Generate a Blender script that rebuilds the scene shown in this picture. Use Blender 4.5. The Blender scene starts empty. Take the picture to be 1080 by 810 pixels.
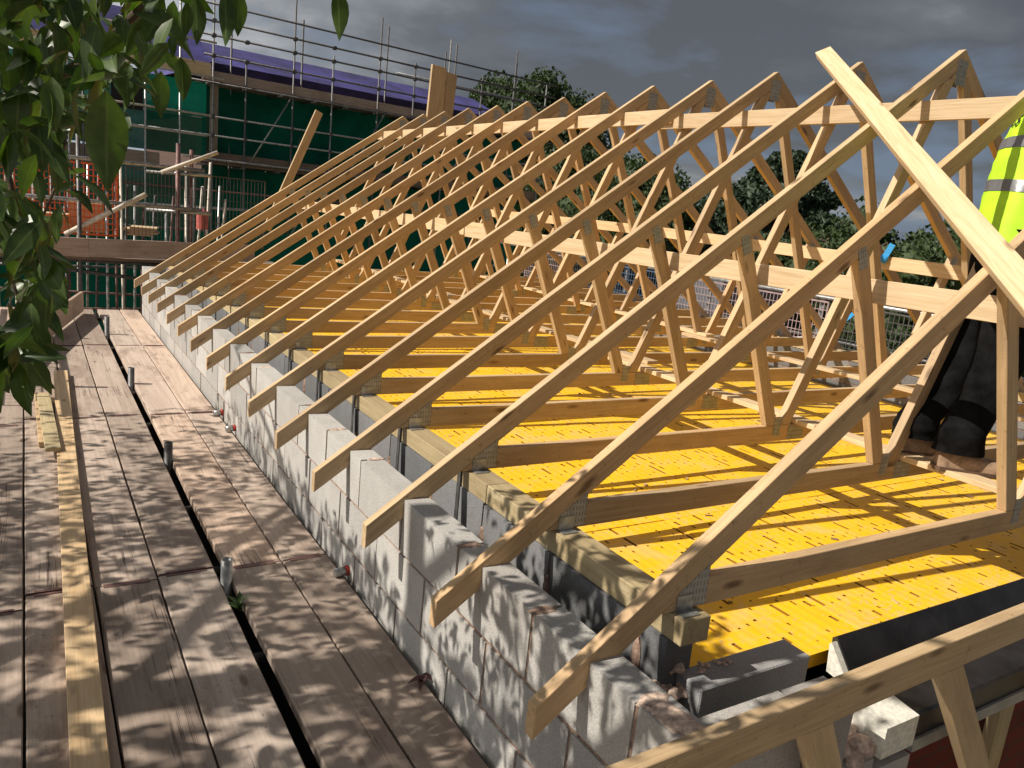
import bpy, bmesh, math, random
from mathutils import Vector, Matrix, noise
random.seed(11)
sc = bpy.context.scene
COL = sc.collection
R = math.radians
PI = math.pi

# ------------------------------------------------------------------ helpers
def link(o, parent=None):
    COL.objects.link(o)
    if parent is not None:
        o.parent = parent
    return o

def tag(o, label=None, cat=None, group=None, kind=None):
    if label: o['label'] = label
    if cat: o['category'] = cat
    if group: o['group'] = group
    if kind: o['kind'] = kind
    return o

def empty(name, loc=(0, 0, 0)):
    o = bpy.data.objects.new(name, None)
    o.empty_display_size = .1
    o.location = loc
    return link(o)

def rel(o, parent, M):
    """place o with world matrix M, keeping it a child of an unrotated parent"""
    if parent is not None:
        o.parent = parent
        o.matrix_local = Matrix.Translation(-Vector(wloc(parent))) @ M
    else:
        o.matrix_world = M

def wloc(o):
    v = Vector(o.location)
    while o.parent is not None:
        o = o.parent
        v = v + Vector(o.location)
    return v

def mesh_obj(name, verts, faces, mats, parent=None, M=None, fm=None, smooth=False, bevel=0):
    me = bpy.data.meshes.new(name)
    me.from_pydata([tuple(v) for v in verts], [], faces)
    if not isinstance(mats, (list, tuple)): mats = [mats]
    for m in mats: me.materials.append(m)
    if fm:
        for p, i in zip(me.polygons, fm): p.material_index = i
    bm = bmesh.new(); bm.from_mesh(me)
    bmesh.ops.recalc_face_normals(bm, faces=bm.faces)
    if bevel:
        bmesh.ops.bevel(bm, geom=list(bm.edges), offset=bevel, segments=1, affect='EDGES', clamp_overlap=True)
    bm.to_mesh(me); bm.free()
    if smooth:
        for p in me.polygons: p.use_smooth = True
    o = bpy.data.objects.new(name, me)
    COL.objects.link(o)
    rel(o, parent, M if M is not None else Matrix.Identity(4))
    return o

BOXF = [(0, 3, 2, 1), (4, 5, 6, 7), (0, 1, 5, 4), (1, 2, 6, 5), (2, 3, 7, 6), (3, 0, 4, 7)]
def box_verts(x0, x1, y0, y1, z0, z1):
    return [(x0, y0, z0), (x1, y0, z0), (x1, y1, z0), (x0, y1, z0), (x0, y0, z1), (x1, y0, z1), (x1, y1, z1), (x0, y1, z1)]

class MB:
    def __init__(s): s.v = []; s.f = []; s.m = []
    def add(s, verts, faces, mi=0):
        b = len(s.v); s.v += [tuple(v) for v in verts]
        s.f += [tuple(i + b for i in f) for f in faces]; s.m += [mi] * len(faces)
    def box(s, x0, x1, y0, y1, z0, z1, mi=0, jit=0):
        vs = box_verts(x0, x1, y0, y1, z0, z1)
        if jit: vs = [tuple(c + random.uniform(-jit, jit) for c in v) for v in vs]
        s.add(vs, BOXF, mi)
    def bar(s, p0, p1, r, n=6, mi=0, r1=None):
        p0 = Vector(p0); p1 = Vector(p1); d = (p1 - p0).normalized()
        a = d.orthogonal().normalized(); b = d.cross(a)
        if r1 is None: r1 = r
        vs = []
        for (p, rr) in ((p0, r), (p1, r1)):
            for k in range(n):
                t = 2 * PI * k / n
                vs.append(p + a * rr * math.cos(t) + b * rr * math.sin(t))
        fs = [(k, (k + 1) % n, n + (k + 1) % n, n + k) for k in range(n)] + [tuple(range(n))[::-1], tuple(range(n, 2 * n))]
        s.add(vs, fs, mi)
    def build(s, name, mats, parent=None, smooth=False, bevel=0, M=None):
        return mesh_obj(name, s.v, s.f, mats, parent, M, s.m, smooth, bevel)

def frame(p0, p1, up=(0, 0, 1)):
    p0 = Vector(p0); p1 = Vector(p1); x = (p1 - p0); L = x.length; x.normalize()
    z = Vector(up) - x * Vector(up).dot(x)
    if z.length < 1e-5: z = x.orthogonal()
    z.normalize(); y = z.cross(x)
    M = Matrix((x, y, z)).transposed().to_4x4(); M.translation = (p0 + p1) / 2
    return M, L

def beam(name, p0, p1, w, d, mat, parent=None, up=(0, 0, 1), bevel=.002):
    """rectangular timber; w across, d along up; local X runs along the grain"""
    M, L = frame(p0, p1, up)
    return mesh_obj(name, box_verts(-L / 2, L / 2, -w / 2, w / 2, -d / 2, d / 2), BOXF, mat, parent, M, bevel=bevel)

def pole(name, p0, p1, r, mat, parent=None, n=14, hollow=False):
    M, L = frame(p0, p1, (0, 0, 1) if abs((Vector(p1) - Vector(p0)).normalized().z) < .9 else (0, 1, 0))
    mb = MB()
    if not hollow:
        mb.bar((-L / 2, 0, 0), (L / 2, 0, 0), r, n)
    else:
        vs = []
        for x, rr in ((-L / 2, r), (L / 2, r), (L / 2, r * .82), (L / 2 - .2, r * .82)):
            for k in range(n):
                t = 2 * PI * k / n; vs.append((x, rr * math.cos(t), rr * math.sin(t)))
        fs = []
        for j in range(3):
            for k in range(n): fs.append((j * n + k, j * n + (k + 1) % n, (j + 1) * n + (k + 1) % n, (j + 1) * n + k))
        fs.append(tuple(range(3 * n, 4 * n))); fs.append(tuple(range(n))[::-1])
        mb.add(vs, fs)
    o = mb.build(name, mat, parent, M=M)
    for p in o.data.polygons:
        if len(p.vertices) == 4: p.use_smooth = True
    return o

def prism_xz(name, poly, y0, y1, mat, parent=None, ang=0., bevel=.0018, origin=None):
    """polygon in the XZ plane, thick in y; local X turned by ang so that the grain follows the member"""
    cx = sum(p[0] for p in poly) / len(poly); cz = sum(p[1] for p in poly) / len(poly)
    ca, sa = math.cos(ang), math.sin(ang)
    loc = []
    for (x, z) in poly:
        dx, dz = x - cx, z - cz
        loc.append((dx * ca + dz * sa, -dx * sa + dz * ca))
    h = (y1 - y0) / 2; n = len(poly)
    vs = [(x, -h, z) for x, z in loc] + [(x, h, z) for x, z in loc]
    fs = [tuple(range(n)), tuple(range(n, 2 * n))[::-1]] + [(k, (k + 1) % n, n + (k + 1) % n, n + k) for k in range(n)]
    M = Matrix.Translation((cx, (y0 + y1) / 2, cz)) @ Matrix.Rotation(-ang, 4, 'Y')
    return mesh_obj(name, vs, fs, mat, parent, M, bevel=bevel)

# ------------------------------------------------------------------ materials
def new_mat(name):
    m = bpy.data.materials.new(name); m.use_nodes = True
    nt = m.node_tree; nt.nodes.clear()
    out = nt.nodes.new('ShaderNodeOutputMaterial'); b = nt.nodes.new('ShaderNodeBsdfPrincipled')
    nt.links.new(b.outputs[0], out.inputs[0])
    return m, nt, b
def nd(nt, t, **kw):
    n = nt.nodes.new(t)
    for k, v in kw.items():
        if k in n.inputs.keys() if hasattr(n.inputs, 'keys') else False: n.inputs[k].default_value = v
        else: setattr(n, k, v)
    return n
def L(nt, a, b): nt.links.new(a, b)
def ramp(nt, fac, stops):
    r = nt.nodes.new('ShaderNodeValToRGB')
    e = r.color_ramp.elements
    while len(e) < len(stops): e.new(.5)
    for i, (p, c) in enumerate(stops):
        e[i].position = p; e[i].color = (c[0], c[1], c[2], 1) if len(c) == 3 else c
    L(nt, fac, r.inputs[0]); return r.outputs[0]
def mixc(nt, fac, a, b, mode='MIX'):
    m = nt.nodes.new('ShaderNodeMix'); m.data_type = 'RGBA'; m.blend_type = mode
    if isinstance(fac, (int, float)): m.inputs[0].default_value = fac
    else: L(nt, fac, m.inputs[0])
    for i, v in ((6, a), (7, b)):
        if isinstance(v, tuple): m.inputs[i].default_value = (v[0], v[1], v[2], 1)
        else: L(nt, v, m.inputs[i])
    return m.outputs[2]
def math_(nt, op, a, b=0.):
    m = nt.nodes.new('ShaderNodeMath'); m.operation = op
    for i, v in ((0, a), (1, b)):
        if isinstance(v, (int, float)): m.inputs[i].default_value = v
        else: L(nt, v, m.inputs[i])
    return m.outputs[0]
def mapping(nt, scale, coord='Object', rnd=True):
    tc = nt.nodes.new('ShaderNodeTexCoord'); mp = nt.nodes.new('ShaderNodeMapping')
    mp.inputs['Scale'].default_value = scale
    L(nt, tc.outputs[coord], mp.inputs[0])
    if rnd:
        oi = nt.nodes.new('ShaderNodeObjectInfo')
        cm = nt.nodes.new('ShaderNodeCombineXYZ')
        a = math_(nt, 'MULTIPLY', oi.outputs['Random'], 37.); b = math_(nt, 'MULTIPLY', oi.outputs['Random'], 91.)
        L(nt, a, cm.inputs[0]); L(nt, b, cm.inputs[1]); L(nt, a, cm.inputs[2])
        L(nt, cm.outputs[0], mp.inputs['Location'])
        return mp.outputs[0], oi.outputs['Random']
    return mp.outputs[0], None
def noise_(nt, vec, scale, detail=4, rough=.55, dist=0):
    n = nt.nodes.new('ShaderNodeTexNoise'); n.inputs['Scale'].default_value = scale
    n.inputs['Detail'].default_value = detail; n.inputs['Roughness'].default_value = rough; n.inputs['Distortion'].default_value = dist
    L(nt, vec, n.inputs['Vector']); return n.outputs['Fac']
def bump(nt, b, h, strength=.3, dist=.01):
    bp = nt.nodes.new('ShaderNodeBump'); bp.inputs['Strength'].default_value = strength; bp.inputs['Distance'].default_value = dist
    L(nt, h, bp.inputs['Height']); L(nt, bp.outputs[0], b.inputs['Normal'])

def wood(name, base, dark, light, rough=.65, grain=1., knots=.6, stain=None, stainamt=.4, endcol=None):
    """timber; grain along local X"""
    m, nt, b = new_mat(name)
    v1, rnd = mapping(nt, (.9, 16, 16))
    g1 = noise_(nt, v1, 2.2 * grain, 5, .6, 1.2)
    v2, _ = mapping(nt, (2.0, 90, 90))
    g2 = noise_(nt, v2, 2.5, 3, .6)
    c = ramp(nt, g1, [(.28, dark), (.5, base), (.72, light)])
    c = mixc(nt, .35, c, ramp(nt, g2, [(.35, dark), (.65, light)]))
    # knots
    v3, _ = mapping(nt, (2.2, 7.5, 7.5))
    vo = nt.nodes.new('ShaderNodeTexVoronoi'); vo.inputs['Scale'].default_value = 1.3; L(nt, v3, vo.inputs['Vector'])
    k = ramp(nt, vo.outputs['Distance'], [(.06, (1, 1, 1)), (.15, (0, 0, 0))])
    kk = math_(nt, 'MULTIPLY', k, knots)
    c = mixc(nt, kk, c, (dark[0] * .35, dark[1] * .28, dark[2] * .25))
    # piece to piece tone
    tone = ramp(nt, rnd, [(0., (.74, .73, .74)), (.35, (.92, .93, .95)), (.65, (1, 1, 1)), (1., (1.0, .93, .86))])
    c = mixc(nt, 1., c, tone, 'MULTIPLY')
    if stain:
        v4, _ = mapping(nt, (1, 2.2, 2.2))
        s = noise_(nt, v4, 2.1, 6, .65)
        sf = ramp(nt, s, [(.45, (0, 0, 0)), (.66, (1, 1, 1))])
        c = mixc(nt, math_(nt, 'MULTIPLY', sf, stainamt), c, stain)
        v5, _ = mapping(nt, (1, 1, 1))
        s5 = noise_(nt, v5, 38., 3, .7)
        c = mixc(nt, math_(nt, 'MULTIPLY', ramp(nt, s5, [(.62, (0, 0, 0)), (.7, (1, 1, 1))]), .5), c, (dark[0] * .5, dark[1] * .5, dark[2] * .5))
    L(nt, c, b.inputs['Base Color']); b.inputs['Roughness'].default_value = rough
    h = math_(nt, 'ADD', math_(nt, 'MULTIPLY', g1, .5), g2)
    bump(nt, b, h, .35, .0025)
    return m

pine = wood('pine timber', (.58, .405, .225), (.42, .275, .135), (.69, .515, .31), knots=.9, stain=(.30, .21, .13), stainamt=.40)
pine_pale = wood('pale sawn timber', (.66, .48, .28), (.50, .34, .175), (.75, .59, .38), knots=.7)
plate_wood = wood('treated wall plate timber', (.52, .41, .22), (.38, .29, .15), (.62, .51, .31), knots=.4, stain=(.25, .18, .11), stainamt=.4)
scaff = wood('weathered scaffold board', (.43, .32, .255), (.30, .215, .165), (.53, .41, .33), rough=.85, knots=.6, stain=(.23, .165, .13), stainamt=.6)
def board_mat():
    m, nt, b = new_mat('worn scaffold board')
    v1, rnd = mapping(nt, (.35, 7, 7)); g1 = noise_(nt, v1, 2.6, 7, .68, .8)
    v2, _ = mapping(nt, (.8, 60, 60)); g2 = noise_(nt, v2, 2.5, 4, .65)
    c = ramp(nt, g1, [(.26, (.33, .265, .215)), (.42, (.46, .375, .31)), (.58, (.56, .465, .39)), (.75, (.64, .54, .46))])
    c = mixc(nt, .22, c, ramp(nt, g2, [(.35, (.22, .15, .115)), (.65, (.55, .42, .34))]))
    tone = ramp(nt, math_(nt, 'FRACT', math_(nt, 'MULTIPLY', rnd, 7.3)), [(0., (.62, .60, .59)), (.25, (.80, .78, .77)), (.5, (1.0, .98, .97)), (.75, (1.12, 1.02, .94)), (1., (.88, .92, .96))])
    c = mixc(nt, 1., c, tone, 'MULTIPLY')
    # dark damp patches and spilt mortar
    v4, _ = mapping(nt, (1., 2.4, 2.4)); s4 = noise_(nt, v4, 1.7, 8, .72)
    c = mixc(nt, math_(nt, 'MULTIPLY', ramp(nt, s4, [(.50, (0, 0, 0)), (.62, (1, 1, 1))]), .55), c, (.20, .14, .11))
    v5, _ = mapping(nt, (1, 1, 1)); s5 = noise_(nt, v5, 5.5, 7, .75)
    c = mixc(nt, math_(nt, 'MULTIPLY', ramp(nt, s5, [(.60, (0, 0, 0)), (.70, (1, 1, 1))]), .45), c, (.60, .50, .43))
    s6 = noise_(nt, v5, 46., 3, .7)
    c = mixc(nt, math_(nt, 'MULTIPLY', ramp(nt, s6, [(.64, (0, 0, 0)), (.70, (1, 1, 1))]), .6), c, (.10, .07, .055))
    # long splits
    v7, _ = mapping(nt, (.45, 26, 26)); s7 = noise_(nt, v7, 1.6, 3, .5, .5)
    ck = ramp(nt, s7, [(.482, (0, 0, 0)), (.495, (1, 1, 1)), (.505, (1, 1, 1)), (.518, (0, 0, 0))])
    v8, _ = mapping(nt, (.9, 3, 3)); s8 = ramp(nt, noise_(nt, v8, 1.8, 2), [(.55, (0, 0, 0)), (.6, (1, 1, 1))])
    ck = math_(nt, 'MULTIPLY', ck, s8)
    c = mixc(nt, math_(nt, 'MULTIPLY', ck, .8), c, (.06, .04, .03))
    # knots
    v3, _ = mapping(nt, (1.5, 4.2, 4.2)); vo = nt.nodes.new('ShaderNodeTexVoronoi'); vo.inputs['Scale'].default_value = 1.2; L(nt, v3, vo.inputs['Vector'])
    c = mixc(nt, math_(nt, 'MULTIPLY', ramp(nt, vo.outputs['Distance'], [(.045, (1, 1, 1)), (.09, (0, 0, 0))]), .75), c, (.12, .075, .05))
    L(nt, c, b.inputs['Base Color']); b.inputs['Roughness'].default_value = .9
    h = math_(nt, 'SUBTRACT', math_(nt, 'ADD', math_(nt, 'MULTIPLY', g1, .6), math_(nt, 'MULTIPLY', g2, .5)), ck)
    bump(nt, b, h, .35, .003)
    return m
deckboard = board_mat()
scaff_dark = wood('dark weathered board', (.22, .155, .115), (.13, .09, .065), (.30, .22, .165), rough=.85, knots=.4, stain=(.1, .08, .06), stainamt=.5)
bark = wood('bark', (.10, .07, .045), (.04, .03, .02), (.17, .125, .08), rough=.95, knots=0)

def plain(name, col, rough=.6, metal=0., var=.12, scale=14, bs=.2, bd=.003, rnd=True, sheen=None):
    m, nt, b = new_mat(name)
    v, r = mapping(nt, (1, 1, 1), rnd=rnd)
    n = noise_(nt, v, scale, 5, .65)
    lo = tuple(max(0, c * (1 - 2.2 * var)) for c in col); hi = tuple(min(1, c * (1 + 1.6 * var)) for c in col)
    L(nt, ramp(nt, n, [(.3, lo), (.7, hi)]), b.inputs['Base Color'])
    b.inputs['Roughness'].default_value = rough; b.inputs['Metallic'].default_value = metal
    bump(nt, b, n, bs, bd)
    return m

galv = plain('galvanised tube', (.42, .42, .41), .45, .75, .25, 20)
galv_mid = plain('dull far tube', (.20, .20, .20), .6, .3, .2, 16)
galv_rust = plain('old painted tube', (.16, .085, .075), .6, .2, .3, 16)
galv_dark = plain('dark scaffold tube', (.11, .105, .105), .5, .4, .25, 16)
galv_pale = plain('pale dusty tube', (.62, .55, .46), .6, .1, .15, 16)
red_plastic = plain('red end cap plastic', (.45, .035, .02), .45)
blue_plastic = plain('blue plastic', (.02, .24, .52), .4)
black_mem = plain('black damp proof sheet', (.016, .016, .018), .38, 0, .3, 6, .35, .01)
foam = plain('white insulation foam', (.72, .70, .62), .9, 0, .12, 60, .5, .004)
lintel_grey = plain('grey galvanised lintel', (.33, .33, .32), .5, .3, .15, 10)
shade_dark = plain('painted dark shade', (.02, .018, .016), .9)  # near-black colour standing in for unlit depth
mortar = plain('pinkish mortar', (.60, .45, .36), .95, 0, .3, 45, .9, .006)
mortar_grey = plain('brown mortar', (.30, .20, .15), .95, 0, .3, 45, .9, .006)

def block_mat(name, col, spots=.5):
    m, nt, b = new_mat(name)
    v, r = mapping(nt, (1, 1, 1), rnd=False)
    n = noise_(nt, v, 9, 6, .7); n2 = noise_(nt, v, 160, 2, .6); n3 = noise_(nt, v, 2.3, 3, .5)
    c = ramp(nt, n, [(.3, tuple(x * .78 for x in col)), (.7, tuple(min(1, x * 1.15) for x in col))])
    c = mixc(nt, .5, c, ramp(nt, n2, [(.3, tuple(x * .6 for x in col)), (.6, tuple(min(1, x * 1.2) for x in col))]))
    c = mixc(nt, math_(nt, 'MULTIPLY', ramp(nt, n3, [(.5, (0, 0, 0)), (.75, (1, 1, 1))]), .3), c, (col[0] * .75, col[1] * .62, col[2] * .52))
    L(nt, c, b.inputs['Base Color']); b.inputs['Roughness'].default_value = .93
    bump(nt, b, math_(nt, 'ADD', n2, n), .55, .003)
    return m
blk = [block_mat('pale concrete block %d' % i, c) for i, c in enumerate([(.41, .395, .375), (.34, .33, .315), (.46, .445, .42)])]
dblk = [block_mat('dark concrete block %d' % i, c) for i, c in enumerate([(.165, .168, .174), (.20, .20, .205), (.14, .143, .15)])]

# nail plate: galvanised with rows of teeth slots
def nailplate():
    m, nt, b = new_mat('punched nail plate')
    v, r = mapping(nt, (1, 1, 1))
    tc = nt.nodes.new('ShaderNodeTexCoord'); sp = nt.nodes.new('ShaderNodeSeparateXYZ'); L(nt, tc.outputs['Object'], sp.inputs[0])
    fx = math_(nt, 'FRACT', math_(nt, 'MULTIPLY', sp.outputs[0], 80.)); fz = math_(nt, 'FRACT', math_(nt, 'MULTIPLY', sp.outputs[2], 45.))
    a = math_(nt, 'LESS_THAN', fx, .42); c = math_(nt, 'LESS_THAN', fz, .62)
    s = math_(nt, 'MULTIPLY', a, c)
    n = noise_(nt, v, 30, 3)
    base = ramp(nt, n, [(.3, (.30, .30, .28)), (.7, (.46, .455, .43))])
    L(nt, mixc(nt, s, base, (.25, .235, .20)), b.inputs['Base Color'])
    b.inputs['Metallic'].default_value = .35; b.inputs['Roughness'].default_value = .48
    bump(nt, b, s, .6, .002)
    return m
nplate = nailplate()

def yellow_mat():
    m, nt, b = new_mat('yellow safety deck plastic')
    v, r = mapping(nt, (1, 1, 1), rnd=True)
    n = noise_(nt, v, 5, 6, .7); n2 = noise_(nt, v, 55, 4, .7)
    c = ramp(nt, n, [(.3, (.87, .49, .006)), (.7, (.93, .56, .012))])
    d = ramp(nt, n2, [(.50, (0, 0, 0)), (.66, (1, 1, 1))])
    n9 = noise_(nt, v, 2.2, 5, .7); d2 = ramp(nt, n9, [(.42, (.12, .12, .12)), (.60, (.95, .95, .95))])
    c = mixc(nt, math_(nt, 'MULTIPLY', d, d2), c, (.66, .45, .26))
    vo = nt.nodes.new('ShaderNodeTexVoronoi'); vo.inputs['Scale'].default_value = 11; L(nt, v, vo.inputs['Vector'])
    k = ramp(nt, vo.outputs['Distance'], [(.045, (1, 1, 1)), (.07, (0, 0, 0))])
    c = mixc(nt, math_(nt, 'MULTIPLY', k, .8), c, (.22, .07, .02))
    n10 = noise_(nt, v, 3.1, 6, .75); c = mixc(nt, math_(nt, 'MULTIPLY', ramp(nt, n10, [(.52, (0, 0, 0)), (.64, (1, 1, 1))]), .38), c, (.72, .52, .30))
    L(nt, c, b.inputs['Base Color']); b.inputs['Roughness'].default_value = .42
    tc = nt.nodes.new('ShaderNodeTexCoord'); sp = nt.nodes.new('ShaderNodeSeparateXYZ'); L(nt, tc.outputs['Object'], sp.inputs[0])
    rib = math_(nt, 'SINE', math_(nt, 'MULTIPLY', sp.outputs[0], 2 * PI / .052))
    bump(nt, b, math_(nt, 'ADD', math_(nt, 'MULTIPLY', rib, 1.), math_(nt, 'MULTIPLY', n2, .4)), .22, .0018)
    return m
yellow = yellow_mat()

def leaf_mat(name, c0, c1, trans=.35, rough=.42, scale=40):
    m = bpy.data.materials.new(name); m.use_nodes = True; nt = m.node_tree; nt.nodes.clear()
    out = nt.nodes.new('ShaderNodeOutputMaterial'); b = nt.nodes.new('ShaderNodeBsdfPrincipled'); t = nt.nodes.new('ShaderNodeBsdfTranslucent')
    mx = nt.nodes.new('ShaderNodeMixShader'); mx.inputs[0].default_value = trans
    ge = nt.nodes.new('ShaderNodeNewGeometry')
    c = ramp(nt, ge.outputs['Random Per Island'], [(0., c0), (1., c1)])
    v, r = mapping(nt, (1, 1, 1), rnd=False)
    n = noise_(nt, v, scale, 3)
    c = mixc(nt, .35, c, ramp(nt, n, [(.35, tuple(x * .6 for x in c0)), (.65, tuple(x * 1.3 for x in c1))]))
    L(nt, c, b.inputs['Base Color']); b.inputs['Roughness'].default_value = rough
    L(nt, mixc(nt, 1., c, (1.6, 1.9, .5), 'MULTIPLY'), t.inputs[0])
    L(nt, b.outputs[0], mx.inputs[1]); L(nt, t.outputs[0], mx.inputs[2]); L(nt, mx.outputs[0], out.inputs[0])
    return m
def add_ribs(m):
    nt = m.node_tree; b = nt.nodes['Principled BSDF']; src = b.inputs['Base Color'].links[0].from_socket
    a = nt.nodes.new('ShaderNodeAttribute'); a.attribute_name = 'rib'
    r_ = ramp(nt, a.outputs['Fac'], [(.86, (0, 0, 0)), (.97, (1, 1, 1))])
    sn = math_(nt, 'SINE', math_(nt, 'MULTIPLY', a.outputs['Fac'], 26.))
    c = mixc(nt, math_(nt, 'MULTIPLY', r_, .6), src, (.16, .22, .07)); L(nt, c, b.inputs['Base Color'])
leafm = leaf_mat('glossy green leaf', (.020, .050, .013), (.070, .115, .020), .25, .38)
add_ribs(leafm)
treem = leaf_mat('broadleaf crown', (.018, .036, .010), (.040, .064, .018), .2, .6, 3)
treem2 = leaf_mat('conifer crown', (.012, .026, .012), (.028, .05, .021), .12, .6, 3)
hedgem = leaf_mat('hedge crown', (.016, .034, .008), (.042, .066, .016), .15, .6, 3)

# ------------------------------------------------------------------ ground
GZ = -5.3
def ground():
    m, nt, b = new_mat('site ground')
    tc = nt.nodes.new('ShaderNodeTexCoord')
    n = noise_(nt, tc.outputs['Object'], .12, 6, .6); n2 = noise_(nt, tc.outputs['Object'], 2.5, 5, .7)
    c = ramp(nt, n, [(.42, (.20, .15, .10)), (.56, (.10, .12, .04))])
    c = mixc(nt, .4, c, ramp(nt, n2, [(.3, (.10, .08, .05)), (.7, (.25, .20, .14))]))
    L(nt, c, b.inputs['Base Color']); b.inputs['Roughness'].default_value = .95
    bump(nt, b, n2, .6, .1)
    N = 40; S = 900.; vs = []; fs = []
    for i in range(N + 1):
        for j in range(N + 1):
            u = (i / N * 2 - 1); w = (j / N * 2 - 1); x = S * u * abs(u); y = S * w * abs(w)
            r = math.hypot(x, y)
            vs.append((x, y, GZ + (noise.noise(Vector((x * .01, y * .01, 0))) * min(6, max(0, r - 60) * .03) if r > 60 else 0)))
    for i in range(N):
        for j in range(N):
            a = i * (N + 1) + j; fs.append((a, a + N + 1, a + N + 2, a + 1))
    g = mesh_obj('ground', vs, fs, m, smooth=True); tag(g, kind='structure')
ground()

# ------------------------------------------------------------------ roof trusses
SL = .7135; AX = 3.106; ANG = math.atan(SL)
SPAN = 2 * AX
TH = .0185
DY = [0.036, -0.004, -0.007, -0.01, -0.009, -0.01, -0.014, -0.009, -0.006, 0.011, 0.004, 0.016, 0.008, -0.005, -0.001]
def under(x): return SL * x if x <= AX else SL * (SPAN - x)
def mir(poly): return [(SPAN - x, z) for x, z in poly][::-1]
CB, CT = .267, .350
def web_poly(p, q, w, zc, topf):
    """strut centred on p->q, foot cut level at zc, head cut to the line z = topf[0]*x+topf[1]"""
    d = Vector((q[0] - p[0], q[1] - p[1])).normalized(); nrm = Vector((-d.y, d.x))
    out = []
    for s in (-1, 1):
        o = Vector(p) + nrm * (s * w / 2)
        tb = (zc - o.y) / d.y
        tt = (topf[0] * o.x + topf[1] - o.y) / (d.y - topf[0] * d.x)
        out.append((o + d * tb, o + d * tt))
    return [tuple(out[0][0]), tuple(out[1][0]), tuple(out[1][1]), tuple(out[0][1])], math.atan2(d.y, d.x)

def make_truss():
    root = empty('roof_truss', (0, 0, 0))
    raf = [(0, 0), (AX - .0007, SL * AX), (AX - .0007, SL * AX + .091), (0, .091)]
    prism_xz('rafter', raf, -TH, TH, pine, root, ANG)
    prism_xz('rafter', mir(raf), -TH, TH, pine, root, -ANG)
    ch = [(CB / SL + .003, CB), (SPAN - CB / SL - .003, CB), (SPAN - CT / SL - .003, CT), (CT / SL + .003, CT)]
    prism_xz('bottom_chord', ch, -TH, TH, pine, root, 0)
    # outer struts and inner struts
    p1, a1 = web_poly((2.125, CT), (1.735, 1.24), .070, CT + .001, (SL, -.002))
    p2, a2 = web_poly((2.225, CT), (3.02, 2.13), .066, CT + .001, (SL, -.002))
    # keep the two feet apart: clip the crossing at their meeting line
    prism_xz('web', p1, -TH, TH, pine, root, a1); prism_xz('web', mir(p1), -TH, TH, pine, root, PI - a1)
    prism_xz('web', p2, -TH, TH, pine, root, a2); prism_xz('web', mir(p2), -TH, TH, pine, root, PI - a2)
    def plates(cx, cz, w, h, a=0., poly=None):
        for q in (0, 1):
            mb = MB()
            for s in (-1, 1):
                y0 = s * (TH + .0006); y1 = s * (TH + .002)
                if poly:
                    mcx, mcz = cx, cz
                    pp = [((x if not q else SPAN - x), z) for x, z in poly]
                    X = cx if not q else SPAN - cx
                    n = len(pp)
                    vs = [(x - X, min(y0, y1), z - cz) for x, z in pp] + [(x - X, max(y0, y1), z - cz) for x, z in pp]
                    fs = [tuple(range(n)), tuple(range(n, 2 * n))[::-1]] + [(k, (k + 1) % n, n + (k + 1) % n, n + k) for k in range(n)]
                    mb.add(vs, fs)
                else:
                    mb.box(-w / 2, w / 2, min(y0, y1), max(y0, y1), -h / 2, h / 2)
            X = cx if not q else SPAN - cx
            M = Matrix.Translation((X, 0, cz)) @ Matrix.Rotation(-(a if not q else -a), 4, 'Y')
            mb.build('nail_plate', nplate, root, M=M)
            if abs(cx - AX) < 1e-3: break
    plates(.50, .33, 0, 0, 0, [(.425, .272), (.530, .272), (.530, .392), (.425, .317)])
    plates(1.737, 1.222, .050, .085, a1 - PI / 2)
    plates(2.165, .345, .052, .10, 0)
    plates(AX, 2.19, .085, .125, 0)
    plates(3.9, .308, .0, .0, 0, [(3.84, .272), (3.96, .272), (3.96, .346), (3.84, .346)])
    # holding-down clip on each wall plate
    for q in (0, 1):
        mb = MB(); X = .452 if not q else SPAN - .452
        for s in (-1, 1):
            y = s * (TH + .0030)
            mb.box(-.03, .03, min(y, y + s * .0015), max(y, y + s * .0015), -.030, .045)
            mb.box(-.03, .03, min(y, y + s * .034), max(y, y + s * .034), -.0015 - .0, .0012)
        mb.box(-.028, .028, -TH - .006, TH + .006, -.0024, -.0006)
        mb.build('truss_clip', galv, root, M=Matrix.Translation((X, 0, .2672)))
    return root

def copy_tree(o, parent=None):
    c = o.copy(); COL.objects.link(c)
    if parent is not None: c.parent = parent
    for ch in [x for x in COL.objects if x.parent == o]:
        copy_tree(ch, c)
    return c

ORD = ['first', 'second', 'third', 'fourth', 'fifth', 'sixth', 'seventh', 'eighth', 'ninth', 'tenth', 'eleventh', 'twelfth', 'thirteenth', 'fourteenth', 'fifteenth']
proto = make_truss()
trusses = [proto] + [copy_tree(proto) for _ in range(14)]
for i, t in enumerate(trusses):
    t.location = (random.uniform(-.004, .004), .6 * i + DY[i], random.uniform(-.003, .003) if i > 1 else 0)
    if i > 1: t.rotation_euler = (R(random.uniform(-.25, .25)), R(random.uniform(-.06, .06)), 0)
    lab = {0: 'pale pine roof truss nearest the camera, the first of the row over the wall corner',
           14: 'pale pine roof truss farthest away, last of the row'}.get(
               i, 'pale pine roof truss, %s of the row counted from the camera' % ORD[i])
    tag(t, lab, 'roof truss', 'roof trusses standing in a row on the walls')

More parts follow.
